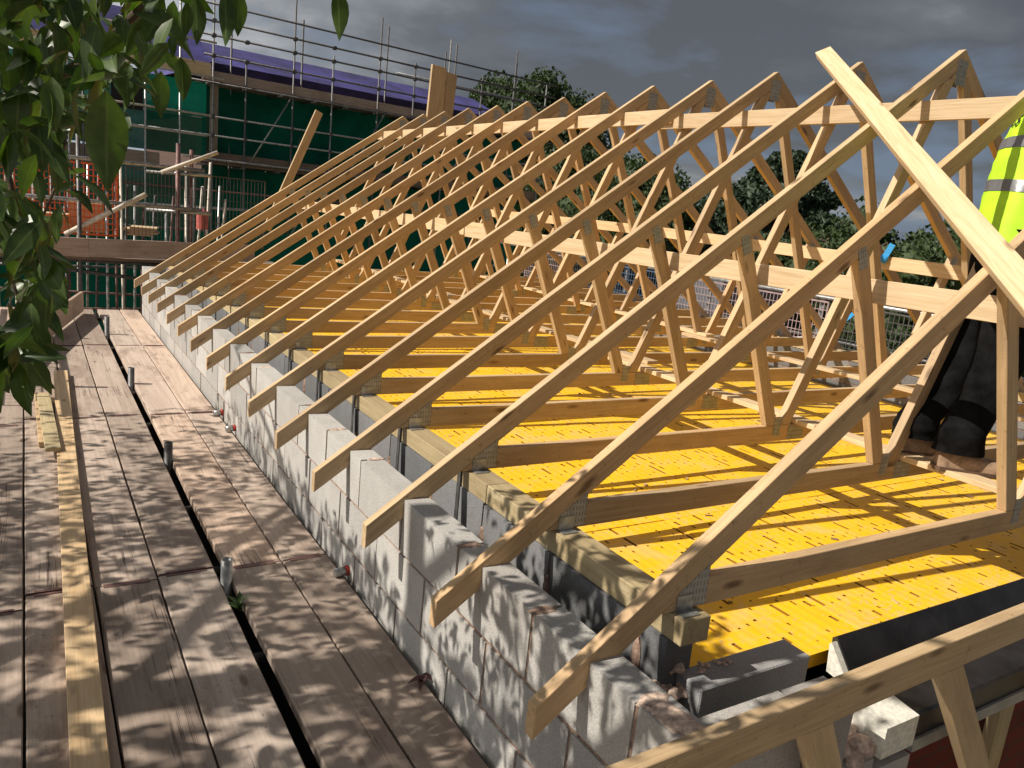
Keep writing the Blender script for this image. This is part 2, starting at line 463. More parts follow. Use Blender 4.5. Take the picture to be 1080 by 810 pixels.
# truss-to-truss timbers
def plank(name, p0, p1, w, d, mat, label, cat, group=None, up=(0, 0, 1)):
    o = beam(name, p0, p1, w, d, mat, up=up)
    tag(o, label, cat, group); return o
G2 = 'long bracing boards tying the trusses together'
plank('bracing_board', (2.885, .74, 1.965), (2.885, 3.35, 1.995), .025, .097, pine_pale, 'long pale board just under the truss peaks, the near one beside the hi-vis vest', 'brace', G2)
plank('bracing_board', (2.857, 3.05, 2.025), (2.857, 8.55, 2.035), .025, .097, pine_pale, 'long pale board just under the truss peaks, the far one reaching the last truss', 'brace', G2)
plank('bracing_board', (1.885, -.32, 1.100), (1.885, 4.15, 1.085), .028, .094, pine_pale, 'wide board on edge halfway up the near struts, crossing behind the worker', 'brace', G2)
plank('bracing_board', (1.914, 3.9, 1.10), (1.914, 8.6, 1.085), .028, .105, pine_pale, 'wide board on edge halfway up the near struts at the far trusses', 'brace', G2)
plank('bracing_board', (4.385, 1.35, 1.155), (4.385, 4.95, 1.215), .03, .097, pine_pale, 'board on edge halfway up the far slope struts, near half', 'brace', G2)
plank('bracing_board', (4.352, 4.7, 1.215), (4.352, 8.7, 1.215), .03, .097, pine_pale, 'board on edge halfway up the far slope struts, distant half', 'brace', G2)
G3 = 'flat binders lying on the bottom chords'
zb = CT + .0145
plank('binder', (2.325, -.15, zb), (2.36, 2.75, zb), .095, .025, pine_pale, 'flat dusty board on the bottom chords under the boots of the worker', 'binder', G3)
plank('binder', (2.45, 2.45, zb + .027), (2.33, 5.6, zb + .027), .095, .025, pine_pale, 'flat board on the bottom chords in the middle of the near line', 'binder', G3)
plank('binder', (2.43, 5.3, zb + .056), (2.40, 8.6, zb + .056), .095, .025, pine_pale, 'flat board on the bottom chords at the far end of the near line', 'binder', G3)
plank('binder', (4.05, .3, zb), (3.93, 3.7, zb), .095, .025, pine_pale, 'flat board on the bottom chords right of the worker, on the far line', 'binder', G3)
plank('binder', (3.98, 3.45, zb + .027), (4.12, 8.5, zb + .027), .095, .025, pine_pale, 'flat board on the bottom chords along the far line, distant half', 'binder', G3)
# diagonal brace on top of the near slope
def rz(x): return SL * x + .091
un = Vector((-SL, 0, 1)).normalized()
b0 = Vector((3.215, 2.15, rz(3.215) + .032)); b1 = Vector((1.53, -.11, rz(1.53) + .022)); b2 = b1 + (b1 - b0) * .22
plank('diagonal_brace', b0, b2, .092, .036, pine_pale, 'pale timber nailed diagonally over the nearest rafters, crossing in front of the hi-vis vest', 'brace', up=un)

# offcuts standing up behind the far trusses and the leaning board
plank('standing_board', (3.83, 9.05, 2.05), (3.865, 9.05, 3.10), .035, .25, pine, 'left one of two brown boards standing upright above the far truss peaks', 'board', 'upright boards behind the far trusses', up=(1, .2, 0))
plank('standing_board', (4.06, 9.12, 2.05), (4.095, 9.12, 3.05), .035, .20, pine, 'right one of two brown boards standing upright above the far truss peaks', 'board', 'upright boards behind the far trusses', up=(1, .35, 0))
plank('leaning_board', (1.60, 9.02, .72), (2.215, 9.02, 2.26), .038, .10, pine, 'orange timber leaning against the far end of the roof in front of green netting', 'board', up=(1, 0, -.4))

# ------------------------------------------------------------------ block walls
def leaf_wall(mb, axis, f0, f1, a0, a1, ztop, zbot, first, mats_n, gap=.013, Lb=.45, Hc=.225, skip_top=None):
    """courses of blocks. axis 'y': wall runs along y between x=f0..f1"""
    z = ztop; c = 0
    while z > zbot:
        z0 = z - Hc + gap
        s = first + (Lb / 2 if c % 2 else 0)
        k = math.floor((a0 - s) / Lb)
        u = s + k * Lb
        while u < a1:
            lo, hi = max(u + gap / 2, a0), min(u + Lb - gap / 2, a1)
            if hi - lo > .03 and not (skip_top and c == 0 and skip_top(lo, hi)):
                o = random.uniform(-.0018, .0018); zz = random.uniform(-.003, .001) if c == 0 else 0
                if axis == 'y': mb.box(f0 + o, f1 + o, lo, hi, z0, z + zz, random.randrange(mats_n), .0008)
                else: mb.box(lo, hi, f0 + o, f1 + o, z0, z + zz, random.randrange(mats_n), .0008)
            u += Lb
        z -= Hc; c += 1
    m = .006
    if axis == 'y': mb.box(f0 + m, f1 - m, a0 + m, a1 - m, zbot, ztop - .012, mats_n)
    else: mb.box(a0 + m, a1 - m, f0 + m, f1 - m, zbot, ztop - .012, mats_n)

def blob(mb, c, r, mi, sq=.4):
    n1, n2 = 7, 5; vs = []; fs = []
    sd = random.random() * 50
    for j in range(n2 + 1):
        ph = PI * j / n2
        for k in range(n1):
            t = 2 * PI * k / n1
            v = Vector((math.sin(ph) * math.cos(t), math.sin(ph) * math.sin(t), math.cos(ph)))
            rr = 1 + .35 * noise.noise(v * 2 + Vector((sd, 0, 0)))
            vs.append((c[0] + v.x * r[0] * rr, c[1] + v.y * r[1] * rr, c[2] + v.z * r[2] * rr))
    for j in range(n2):
        for k in range(n1): fs.append((j * n1 + k, j * n1 + (k + 1) % n1, (j + 1) * n1 + (k + 1) % n1, (j + 1) * n1 + k))
    mb.add(vs, fs, mi)

OX0, OX1 = .150, .250
WE = 8.95
mb = MB()
leaf_wall(mb, 'y', OX0, OX1, -.35, WE, .180, -2.2, -.165, 3)
# mortar smears over joints of the top course
y = -.165
while y < WE:
    if y > -.3:
        blob(mb, (OX0 + .05 + random.uniform(-.02, .02), y, .179), (.047, .010 + random.uniform(0, .016), .005), 3 + (random.random() < .5))
    y += .45
blob(mb, (.20, -.245, .178), (.050, .085, .008), 4); blob(mb, (.21, -.30, .179), (.040, .05, .010), 4); blob(mb, (.19, -.18, .178), (.040, .035, .006), 4)
wall = empty('block_wall', (.2, 0, -2.2))
tag(wall, 'outer wall of pale grey concrete blocks running beside the scaffold boards', 'block wall')
mb.build('outer_leaf', blk + [mortar_grey, mortar], wall, bevel=.0025)
# gable outer leaf
mb = MB()
leaf_wall(mb, 'x', -.35, -.25, .262, .72, .165, -.08, .10, 3); leaf_wall(mb, 'x', -.35, -.25, .262, .86, -.06, -2.2, .10, 3)
mb.build('gable_leaf', blk + [mortar_grey], wall)
# inner leaf
iw = empty('inner_block_wall', (.45, 0, -2.2))
tag(iw, 'dark grey inner block wall carrying the wall plate, behind the pale outer wall', 'block wall')
mb = MB()
leaf_wall(mb, 'y', .402, .502, .01, WE, .190, -2.2, .12, 3)
y = .12
while y < WE:
    blob(mb, (.403, y + random.uniform(-.01, .01), random.uniform(.0, .1)), (.010, .02, .07), 3); y += .45
for k in range(9): blob(mb, (.44 + random.uniform(-.04, .05), -.0 + random.uniform(-.03, .03), .055 + random.uniform(-.02, .045)), (.02, .02, .014), 4)
for k in range(7): blob(mb, (.412 + random.uniform(-.01, .01), -.03 + random.uniform(-.02, .03), -.02 - k * .02), (.018, .03, .025), 4)
mb.build('inner_leaf', dblk + [mortar_grey, mortar], iw)
mb = MB()
leaf_wall(mb, 'y', SPAN - .502, SPAN - .402, .01, WE, .190, -2.2, .12, 3); mb.build('far_side_leaf', dblk + [mortar_grey], iw)
mb = MB()
leaf_wall(mb, 'x', WE, WE + .1, .15, SPAN - .15, .18, -2.2, .12, 3); mb.build('far_gable_leaf', blk + [mortar_grey], iw)
# the single dark block at the gable corner
mb = MB(); mb.box(.462, .905, -.082, .018, -.135, .082, 0); 
cblk = block_mat('mid grey concrete block', (.33, .335, .345)); db = mb.build('concrete_block', cblk, None, bevel=.004)
tag(db, 'dark grey concrete block laid loose at the corner in front of the yellow deck', 'block')
mb = MB(); leaf_wall(mb, 'x', -.082, .018, .47, 1.10, -.146, -2.2, .2, 3); mb.build('gable_inner_leaf', dblk + [mortar_grey], iw)
# bits of mortar lying on its top
for k in range(9):
    m_ = MB(); blob(m_, (0, 0, 0), (.006 + random.random() * .012, .006 + random.random() * .01, .005), 0)
    o = m_.build('mortar_crumb', mortar, None, M=Matrix.Translation((.50 + random.random() * .14, -.02 + random.random() * .034, .086)))
    tag(o, 'small crumb of pink mortar on top of the dark corner block', 'mortar crumb', 'mortar crumbs on the corner block')

# wall plates
def wallplate(x, lab):
    w = empty('wall_plate', (x, 0, .19)); tag(w, lab, 'wall plate', 'timber wall plates under the trusses')
    ys = [-.035, 1.02, 3.9, 6.3, 8.95]
    for a, b in zip(ys[:-1], ys[1:]):
        beam('timber_length', (x + random.uniform(-.003, .003), a + .002, .2285), (x, b - .002, .2285), .100, .072, plate_wood, w)
    return w
wallplate(.458, 'yellowish treated timber wall plate along the near inner wall top')
wallplate(SPAN - .458, 'treated timber wall plate along the far side wall top')
# short noggin pieces standing on the plate beside near trusses
for k, (yy, l) in enumerate([(.62, .10), (.90, .16), (1.45, .12), (2.35, .12)]):
    o = beam('timber_offcut', (.505, yy, .2105), (.505, yy + l, .2105), .0, .0, plate_wood) if False else None

# dark strips standing in for rafter shadows down the inner leaf beside the trusses
for k in range(2, 9):
    yy = .6 * k + DY[k] + .03
    s = MB(); s.box(.3975, .4010, yy - .0125, yy + .0125, -.42, .262); s.box(.4011, .44, yy - .0125, yy + .0125, .2650, .2672)
    o = s.build('rafter_shadow_strip', galv_dark)
    tag(o, 'dark strip standing in for the rafter shadow on the inner wall beside the %s truss' % ORD[k], 'strap', 'shadow strips on the inner wall')

# ------------------------------------------------------------------ yellow safety deck
DZ = -.100
PX, PY = .52, 1.11
slotm = plain('shaded dirty slot edge', (.30, .13, .01), .7)  # dirt brown with recess shade painted in, so slots look deeper
def panel_mesh():
    """ribbed plastic panel with rows of real slots along y, rows differ in slot length"""
    vs, fs, slot = [], [], []
    nx = 10; rw = PX / nx; rnd = random.Random(5)
    def quad(x0, x1, y0, y1, z):
        b = len(vs); vs.extend([(x0, y0, z), (x1, y0, z), (x1, y1, z), (x0, y1, z)]); fs.append((b, b + 1, b + 2, b + 3))
    for i in range(nx):
        x0 = i * rw; xs0 = x0 + rw * (.35 if i % 3 == 0 else .40); xs1 = x0 + rw * (.65 if i % 3 == 0 else .60)
        y = .004
        quad(x0 + (.002 if i == 0 else 0), xs0, .002, PY - .002, 0)
        quad(xs1, x0 + rw - (.002 if i == nx - 1 else 0), .002, PY - .002, 0)
        # slotted strip
        yy = .002; on = False
        while yy < PY - .002:
            ln = (rnd.choice([.012, .04, .09, .14]) if i % 3 == 0 else rnd.choice([.010, .012, .016, .03])) if on else rnd.choice([.04, .08, .12, .17, .22])
            e = min(yy + ln, PY - .002)
            if not on: quad(xs0, xs1, yy, e, 0)
            else:
                b = len(vs)  # slot side walls
                for (xa, ya), (xb, yb) in (((xs0, yy), (xs1, yy)), ((xs1, yy), (xs1, e)), ((xs1, e), (xs0, e)), ((xs0, e), (xs0, yy))):
                    b = len(vs); vs.extend([(xa, ya, 0), (xb, yb, 0), (xb, yb, -.02), (xa, ya, -.02)]); fs.append((b, b + 1, b + 2, b + 3)); slot.append(len(fs) - 1)
            yy = e; on = not on
    # skirt
    for (xa, ya), (xb, yb) in (((.002, .002), (PX - .002, .002)), ((PX - .002, .002), (PX - .002, PY - .002)), ((PX - .002, PY - .002), (.002, PY - .002)), ((.002, PY - .002), (.002, .002))):
        b = len(vs); vs.extend([(xa, ya, 0), (xb, yb, 0), (xb, yb, -.05), (xa, ya, -.05)]); fs.append((b, b + 1, b + 2, b + 3))
    me = bpy.data.meshes.new('deck_panel'); me.from_pydata(vs, [], fs); me.materials.append(yellow); me.materials.append(slotm)
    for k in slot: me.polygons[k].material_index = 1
    return me
pm = panel_mesh()
n = 0
for i in range(10):
    for j in range(8):
        o = bpy.data.objects.new('safety_tile', pm); COL.objects.link(o)
        o.location = (.503 + i * PX, .112 + j * PY, DZ + random.uniform(-.0015, .0015))
        tag(o, 'yellow slotted tile, %s from the near wall in the %s row from the camera' % (ORD[i], ORD[j]), 'safety tile', 'yellow safety deck tiles under the trusses')
mb = MB(); mb.box(.51, SPAN - .51, .13, WE - .01, -.5, -.46)  # dark sheet added so the slots look shaded underneath
o = mb.build('under_deck_shade', shade_dark); tag(o, 'dark sheet painting the shade below the slotted yellow deck', 'shade sheet')

rc = random.Random(8)
for k in range(34):
    x = rc.uniform(.9, 4.2); y = rc.uniform(.2, 3.6)
    ch_ = MB(); a_ = rc.uniform(.006, .022); b_ = rc.uniform(.003, .008); ch_.box(-a_, a_, -b_, b_, 0, rc.uniform(.002, .006), 0, .001)
    o = ch_.build('wood_chip', pine if k % 3 else scaff_dark, M=Matrix.Translation((x, y, DZ + .0025)) @ Matrix.Rotation(rc.uniform(0, 3), 4, 'Z'))
    tag(o, 'tiny chip of wood dropped on the yellow deck', 'wood chip', 'wood chips scattered on the yellow deck')

# ------------------------------------------------------------------ lintels at the gable
def extr(name, prof, x0, x1, mat, parent, endmat=None):
    n = len(prof); vs = [(x0, a, b) for a, b in prof] + [(x1, a, b) for a, b in prof]
    fs = [tuple(range(n)), tuple(range(n, 2 * n))[::-1]] + [(k, (k + 1) % n, n + (k + 1) % n, n + k) for k in range(n)]
    fm = [1, 1] + [0] * n
    return mesh_obj(name, vs, fs, [mat, endmat or mat], parent, None, fm)
li = empty('lintel', (1.1, 0, -.2)); tag(li, 'long black sheeted lintel with a white foam end along the front of the yellow deck', 'lintel')
extr('inner_shell', [(.075, -.14), (.085, -.03), (.070, -.018), (-.005, -.115), (-.02, -.155)], 1.262, 4.9, black_mem, li)
extr('foam_core', [(.066, -.14), (.074, -.04), (.066, -.034), (.0, -.118), (-.01, -.15)], 1.235, 1.2615, foam, li)
li2 = empty('lintel', (1.0, -.25, 0)); tag(li2, 'black lintel with rough pale foam end block at the outer gable wall', 'lintel')
extr('outer_shell', [(-.343, -.075), (-.343, .012), (-.335, .019), (-.20, .034), (-.155, -.02), (-.155, -.075)], 1.045, 4.9, black_mem, li2)
mb = MB(); mb.box(1.035, 4.9, -.333, -.16, -.1145, -.098); 
extr('bottom_flange', [(-.352, -.098), (-.352, -.060), (-.3435, -.060), (-.3435, -.0755), (-.155, -.0755), (-.155, -.098)], 1.045, 4.9, lintel_grey, li2)
extr('foam_core', [(-.350, -.075), (-.350, .020), (-.215, .038), (-.165, -.02), (-.165, -.075)], .895, 1.044, foam, li2)
mb = MB()
for k in range(12): blob(mb, (.86 + random.uniform(-.07, .03), -.29 + random.uniform(-.05, .05), -.065 + random.uniform(-.02, .02)), (.04, .035, .025), 0)
o = mb.build('mortar_heap', mortar, smooth=True); tag(o, 'rough pink mortar heap under the foam end of the lower lintel', 'mortar')
mb = MB(); leaf_wall(mb, 'x', -.35, -.25, .88, 1.05, -.104, -2.2, .60, 3); mb.build('gable_pier', blk + [mortar_grey], wall)
# interior behind the opening
rb = MB(); rb.box(1.06, 4.9, -.13, -.02, -2.4, -.20)
brickm, nt, b = new_mat('red brick')
v, _ = mapping(nt, (1, 1, 1), rnd=False)
br = nt.nodes.new('ShaderNodeTexBrick'); br.inputs['Scale'].default_value = 1.; br.inputs['Brick Width'].default_value = .225; br.inputs['Row Height'].default_value = .075; br.inputs['Mortar Size'].default_value = .006
br.inputs['Color1'].default_value = (.17, .022, .013, 1); br.inputs['Color2'].default_value = (.12, .015, .010, 1); br.inputs['Mortar'].default_value = (.09, .035, .025, 1)
tc = nt.nodes.new('ShaderNodeTexCoord'); sp = nt.nodes.new('ShaderNodeSeparateXYZ'); cb = nt.nodes.new('ShaderNodeCombineXYZ')
L(nt, tc.outputs['Object'], sp.inputs[0]); L(nt, sp.outputs[0], cb.inputs[0]); L(nt, sp.outputs[2], cb.inputs[1]); L(nt, cb.outputs[0], br.inputs['Vector'])
L(nt, br.outputs['Color'], b.inputs['Base Color']); b.inputs['Roughness'].default_value = .9
o = rb.build('brick_wall', brickm); tag(o, 'dark red brickwork seen below the lintels at the bottom right', 'brick wall')
plank('timber_prop', (1.95, -.185, -1.6), (1.95, -.185, -.245), .045, .09, plate_wood, 'ochre timber prop standing under the lintels before the red brick', 'prop', up=(1, 0, 0))
plank('scaffold_board', (1.10, -.46, -.52), (3.4, -.46, -.40), .04, .22, scaff, 'scaffold board running past the opening below the lintels, bottom right', 'scaffold board', up=(0, 1, 0))

# the low timber frame lying along the gable at the bottom right
lf = empty('spandrel_truss', (.6, -.42, .2)); tag(lf, 'timber frame with slanting legs along the gable in the bottom right corner', 'truss')
lf_p0 = Vector((-.35, -.42, .233)); lf_p1 = Vector((2.6, -.42, .327))
beam('top_rail', lf_p0, lf_p1, .036, .088, pine, lf)
def legpoly(xt, zt, xb, zb_, w):
    d = Vector((xb - xt, zb_ - zt)).normalized(); nn = Vector((-d.y, d.x)) * w / 2
    return None
for (xt, zt, xb, zb_) in ((.455, .196, .83, -.50), (.985, .212, 1.60, -.60), (1.56, .23, 2.2, -.55)):
    d = Vector((xb - xt, 0, zb_ - zt)).normalized()
    w = .088; hw = w / 2
    # top cut follows the underside of the rail
    nrm = Vector((-d.z, 0, d.x)); pts = []
    for s in (-1, 1):
        o_ = Vector((xt, 0, zt)) + nrm * hw * s
        k = .0319; c0 = .233 - .045 + .0003; # underside line z = c0 + k*(x+.35)
        t = (c0 + k * (o_.x + .35) - o_.z) / (d.z - k * d.x)
        pts.append(o_ + d * t)
    e = [Vector((xb, 0, zb_)) + nrm * hw * s for s in (-1, 1)]
    poly = [(pts[0].x, pts[0].z), (pts[1].x, pts[1].z), (e[1].x, e[1].z), (e[0].x, e[0].z)]
    prism_xz('leg', poly, -.437, -.403, pine, lf, math.atan2(d.z, d.x))

# ------------------------------------------------------------------ scaffold deck we stand on
SZ = -.38
def sboard(x0, x1, y0, y1, label, z=SZ, mat=None):
    t = empty('scaffold_board', ((x0 + x1) / 2, y0, z - .038))
    tag(t, label, 'scaffold board', 'weathered boards of the scaffold walkway')
    xm = (x0 + x1) / 2; w = x1 - x0 - .004
    dz0 = random.uniform(-.004, .003); dz1 = random.uniform(-.004, .003); rx = random.uniform(-.003, .003)
    # a few segments along the length so that the board can sag and the edges wander
    nseg = 10; vs = []; fs = []; Lh = (y1 - y0) / 2
    for k in range(nseg + 1):
        u = -Lh + .004 + (2 * Lh - .008) * k / nseg
        sag = -.003 * math.sin(PI * k / nseg)
        j0 = random.uniform(-.0015, .0015); j1 = random.uniform(-.0015, .0015)
        for (a, c) in ((-w / 2 + j0, -.038), (w / 2 + j1, -.038), (w / 2 + j1, -.004), (w / 2 - .004 + j1, 0), (-w / 2 + .004 + j0, 0), (-w / 2 + j0, -.004)):
            vs.append((u, -a, c + sag + a * rx * 4 + (dz0 * (1 - k / nseg) + dz1 * k / nseg)))
    for k in range(nseg):
        for q in range(6):
            fs.append((k * 6 + q, k * 6 + (q + 1) % 6, (k + 1) * 6 + (q + 1) % 6, (k + 1) * 6 + q))
    fs.append(tuple(range(6))[::-1]); fs.append(tuple(range(nseg * 6, nseg * 6 + 6)))
    M = Matrix.Translation((xm, (y0 + y1) / 2, z)) @ Matrix.Rotation(PI / 2, 4, 'Z')
    mesh_obj('plank', vs, fs, mat or deckboard, t, M)
    for yy in (y0 + .001, y1 - .001):
        mbb = MB(); s = 1 if yy < (y0 + y1) / 2 else -1
        a, b_ = (yy, yy + s * .0025); mbb.box(-w / 2 + .002, w / 2 - .002, min(a, b_), max(a, b_), -.037, .0015)
        # folded over strip on the top
        c_, d_ = (a, a + s * .017) ; mbb.box(-w / 2 + .03, w / 2 - .03, min(c_, d_) , max(c_, d_), -.001, .0018)
        mbb.build('end_band', galv_rust, t, M=Matrix.Translation((xm, 0, z + (dz0 if yy < (y0 + y1) / 2 else dz1) + .0005)))
    return t
rows = [(-1.79, -1.55, 'outermost row on the left'), (-1.55, -1.312, 'second row from the left'), (-1.31, -1.076, 'third row, at the left edge of the picture'),
        (-1.072, -.836, 'row under the pale loose timber'), (-.832, -.598, 'row just right of the pale timber'), (-.594, -.368, 'row left of the gap with the tube ends'),
        (-.322, -.082, 'row right of the gap with the tube ends'), (-.078, .128, 'row against the block wall')]
ends = [-3.1, -.62, 1.935, 4.455, 6.97, 9.25]
LN = ['run behind the camera', 'nearest run', 'second run', 'third run', 'far run']
for ri, (x0, x1, d) in enumerate(rows):
    for k in range(5):
        off = {2: -.10, 3: .02, 5: .03, 1: .3}.get(ri, 0) if 0 < k < 5 else 0
        off2 = {2: -.10, 3: .02, 5: .03, 1: .3}.get(ri, 0) if k + 1 < 5 else 0
        sboard(x0, x1, ends[k] + off + .002, ends[k + 1] + off2 - .002, 'weathered scaffold board, %s, %s' % (d, LN[k]))

# tube stubs rising through the gap, with the transoms below the boards
for k, (x, y, zt, ln) in enumerate([(-.345, 1.83, -.285, .6), (-.345, 3.45, -.27, .6), (-.345, 5.4, -.25, .6), (-.345, 7.6, -.2, .6)]):
    o = pole('scaffold_tube', (x, y, zt - 1.2), (x + .002, y + .004, zt), .0242 if k else .0242, galv_dark if k else galv, hollow=True)
    tag(o, 'open steel tube end rising through the gap in the boards, %s from the camera' % ORD[k], 'scaffold tube', 'tube ends in the gap between the boards')
for k, y in enumerate([-.9, -.2, .55, 1.3, 2.05, 2.8, 3.6, 4.4, 5.3, 6.2, 7.1, 8.0, 8.9]):
    o = pole('transom_tube', (-1.9, y, -.445), (.13, y, -.445), .0242, galv_dark)
    tag(o, 'steel transom tube under the boards, %s from the camera, seen through the gap' % ORD[k], 'transom', 'transom tubes under the scaffold boards')
for x, l in ((-.50, 'below the gap in the boards'), (-1.85, 'below the left edge of the boards')):
    o = pole('ledger_tube', (x - .055, -3, -.50), (x - .055, 9.2, -.50), .0242, galv_dark); tag(o, 'long dark ledger tube running ' + l, 'ledger')
mb = MB(); mb.box(-1.8, .14, -3, 9.2, -.80, -.76)  # added dark sheet that keeps the gaps between boards dark
o = mb.build('gap_shade_sheet', shade_dark); tag(o, 'dark sheet added below the boards to darken the gaps', 'scaffold boarding')

# red-capped tube ends poking out between wall and boards
for k, (x, y, l) in enumerate([(.135, 1.70, 'nearest'), (.135, 3.95, 'middle'), (.135, 4.35, 'farthest')]):
    t = empty('capped_tube', (x, y, SZ)); tag(t, 'short tube with a red cap between boards and wall, the %s one' % l, 'capped tube', 'red capped tube ends')
    pole('tube', (x - .05, y, SZ + .022), (x + .004, y + .003, SZ + .024), .02, galv, t)
    pole('end_cap', (x - .002, y, SZ + .0235), (x + .012, y + .004, SZ + .025), .0225, red_plastic, t)
# dry leaf and green sprig
def leaf_verts(Lf, W, curl=.25, fold=.25, n=6):
    vs = []; fs = []
    for k in range(n + 1):
        t = k / n; w = W * (math.sin(PI * min(1, t * 1.02) ** .85) ** .9) * .5 if 0 < k < n else .0005
        zc = -curl * Lf * t * t
        vs += [(-w, t * Lf, zc + fold * w), (0, t * Lf, zc), (w, t * Lf, zc + fold * w)]
    for k in range(n):
        a = k * 3; fs += [(a, a + 1, a + 4, a + 3), (a + 1, a + 2, a + 5, a + 4)]
    return vs, fs
sprig = MB()
for k in range(9):
    v_, f_ = leaf_verts(.07, .022, .3)
    M = Matrix.Translation((-.335 + random.uniform(-.015, .015), 1.62 + random.uniform(-.05, .03), -.40)) @ Matrix.Rotation(random.uniform(0, 6.28), 4, 'Z') @ Matrix.Rotation(R(random.uniform(20, 75)), 4, 'X')
    sprig.add([M @ Vector(q) for q in v_], f_)
o = sprig.build('weed_sprig', leafm); tag(o, 'small green sprig caught in the board gap beside a tube end', 'sprig')
dl = MB()
for k in range(4):
    v_, f_ = leaf_verts(.05, .03, .6, .7)
    M = Matrix.Translation((.118, .83 + k * .012, SZ + .012)) @ Matrix.Rotation(k * 1.3, 4, 'Z') @ Matrix.Rotation(R(20), 4, 'X')
    dl.add([M @ Vector(q) for q in v_], f_)
deadleaf = plain('dry dead leaf', (.08, .035, .03), .8)
o = dl.build('dead_leaf', deadleaf); tag(o, 'curled dark dead leaf on the board edge by the wall', 'leaf')

# loose pale timbers on the deck
plank('loose_timber', (-.945, -.6, SZ + .021), (-.822, 5.75, SZ + .021), .097, .036, pine_pale, 'long pale new timber lying along the scaffold boards on the left', 'timber', 'loose timbers on the walkway')
plank('loose_timber', (-.955, 3.85, SZ + .019), (-.965, 5.05, SZ + .019), .09, .032, pine, 'short orange-brown timber offcut lying beside the long pale one', 'timber', 'loose timbers on the walkway')
plank('loose_timber', (-.93, 3.62, SZ + .055), (-.955, 4.9, SZ + .052), .08, .022, plate_wood, 'thin yellowish offcut lying on top of the other timbers', 'timber', 'loose timbers on the walkway')
plank('loose_timber', (-1.09, 5.45, SZ + .03), (-1.0, 5.55, SZ + .03), .10, .05, pine, 'small end of timber under the leaves at the left edge', 'timber', 'loose timbers on the walkway')
o = pole('pale_pole', (-1.17, 5.5, SZ + .10), (-.97, 7.1, SZ + .20), .032, galv_pale); tag(o, 'pale round pole lying along the left side of the far boards', 'pole')
plank('kick_board', (-1.02, 6.6, SZ + .13), (-.50, 8.9, SZ + .14), .036, .225, scaff, 'board standing on edge at the far left end of the walkway', 'board', up=(0, 0, 1))
# guard rail on the left side of the walkway (out of view; its shadow falls on the boards)
gr = empty('guard_rail', (-1.78, 3, SZ)); tag(gr, 'left hand guard rail of tubes and wire mesh beside the walkway', 'guard rail')
for y in (5.6, 7.6): pole('standard', (-1.82, y, -2), (-1.82, y, .9), .0242, galv, gr)
for z in (.15, .62): pole('rail', (-1.79, 4.6, z), (-1.79, 9.2, z), .0242, galv, gr)
def wire_panel(name, p, ax, w, h, mat, parent, sx=.05, sz=.1, r=.0022, M=None):
    m_ = MB(); k = 0
    nx_ = int(w / sx); nz_ = int(h / sz)
    for i in range(nx_ + 1):
        rr = r * (2.2 if i in (0, nx_) else 1); m_.box(i * sx - rr, i * sx + rr, -rr, rr, 0, nz_ * sz)
    for j in range(nz_ + 1):
        rr = r * (2.2 if j in (0, nz_) else 1); m_.box(0, nx_ * sx, -rr * .9 - .001, rr * .9 + .001, j * sz - rr, j * sz + rr)
    MM = Matrix.Translation(p) @ Matrix.Rotation(ax, 4, 'Z')
    return m_.build(name, mat, parent, M=MM)
for y in (5.0, 6.4): wire_panel('mesh_guard', (-1.76, y, -.3), PI / 2, 1.3, .95, galv, gr, .09, .12, .0035)

# ------------------------------------------------------------------ cross scaffold at the far end of the walkway
cs = empty('scaffold_walkway', (0, 9.7, SZ)); tag(cs, 'brown boarded cross scaffold with rails at the far end of the walkway', 'scaffold')
beam('toe_board', (-2.6, 9.62, .305), (-.38, 9.62, .315), .038, .225, scaff, cs)
beam('toe_board', (-.377, 9.62, .318), (1.6, 9.62, .36), .038, .225, scaff, cs)
beam('deck_plank', (-2.6, 9.95, .175), (2.0, 9.95, .19), .6, .038, scaff_dark, cs)
for (x, z0, z1) in ((.64, -2.4, 1.68), (.80, -2.4, 1.62), (-.47, -2.4, 1.7), (-1.75, -2.4, 1.7)):
    pole('standard', (x, 9.70, z0), (x, 9.70, z1), .0242, galv_rust if x > 0 else galv_dark, cs)
for (xa, za, xb, zb2, mt) in ((-2.5, 1.36, .95, 1.375, galv), (-2.5, .88, .93, .875, galv), (-2.5, .155, 1.5, .13, galv_dark), (-1.5, .12, .8, -.12, galv_dark)):
    pole('rail', (xa, 9.64 if za > .5 else 9.76, za), (xb, 9.64 if za > .5 else 9.76, zb2), .0242, mt, cs)
for (z, y) in ((1.30, 9.9), (.82, 9.9)):
    pole('rail', (.3, y, z), (1.02, y - .35, z + .02), .022, galv, cs)
o = pole('pale_pole', (.42, 9.5, 1.30), (1.08, 9.5, 1.62), .026, galv_pale); tag(o, 'pale pole end slanting up above the far cross scaffold rail', 'pole')
o = pole('pale_pole', (-.62, 9.78, .45), (.25, 9.5, 1.02), .03, galv_pale); tag(o, 'pale pole slanting across the orange mesh on the far scaffold', 'pole')
orange = plain('orange plastic mesh', (.85, .14, .02), .6)
dkwire = plain('dark wire', (.10, .09, .085), .5, .3)
for k, (x, z, w) in enumerate(((-1.9, .42, .85), (-.98, .42, 1.0))):
    o = wire_panel('orange_barrier', (x, 10.3 + .1 * k, z), .02, w, .9, orange, None, .055, .075, .0055)
    tag(o, 'orange plastic mesh barrier on the far scaffold, %s one' % ('left' if k == 0 else 'right'), 'barrier', 'orange barriers on the far scaffold')
mb = MB(); mb.box(-.02, .2, -.012, .012, .0, .18)
o = mb.build('orange_tag', orange, M=Matrix.Translation((-.20, 10.3, 1.13))); tag(o, 'solid orange plastic piece at the top of the orange barrier', 'plastic tag')
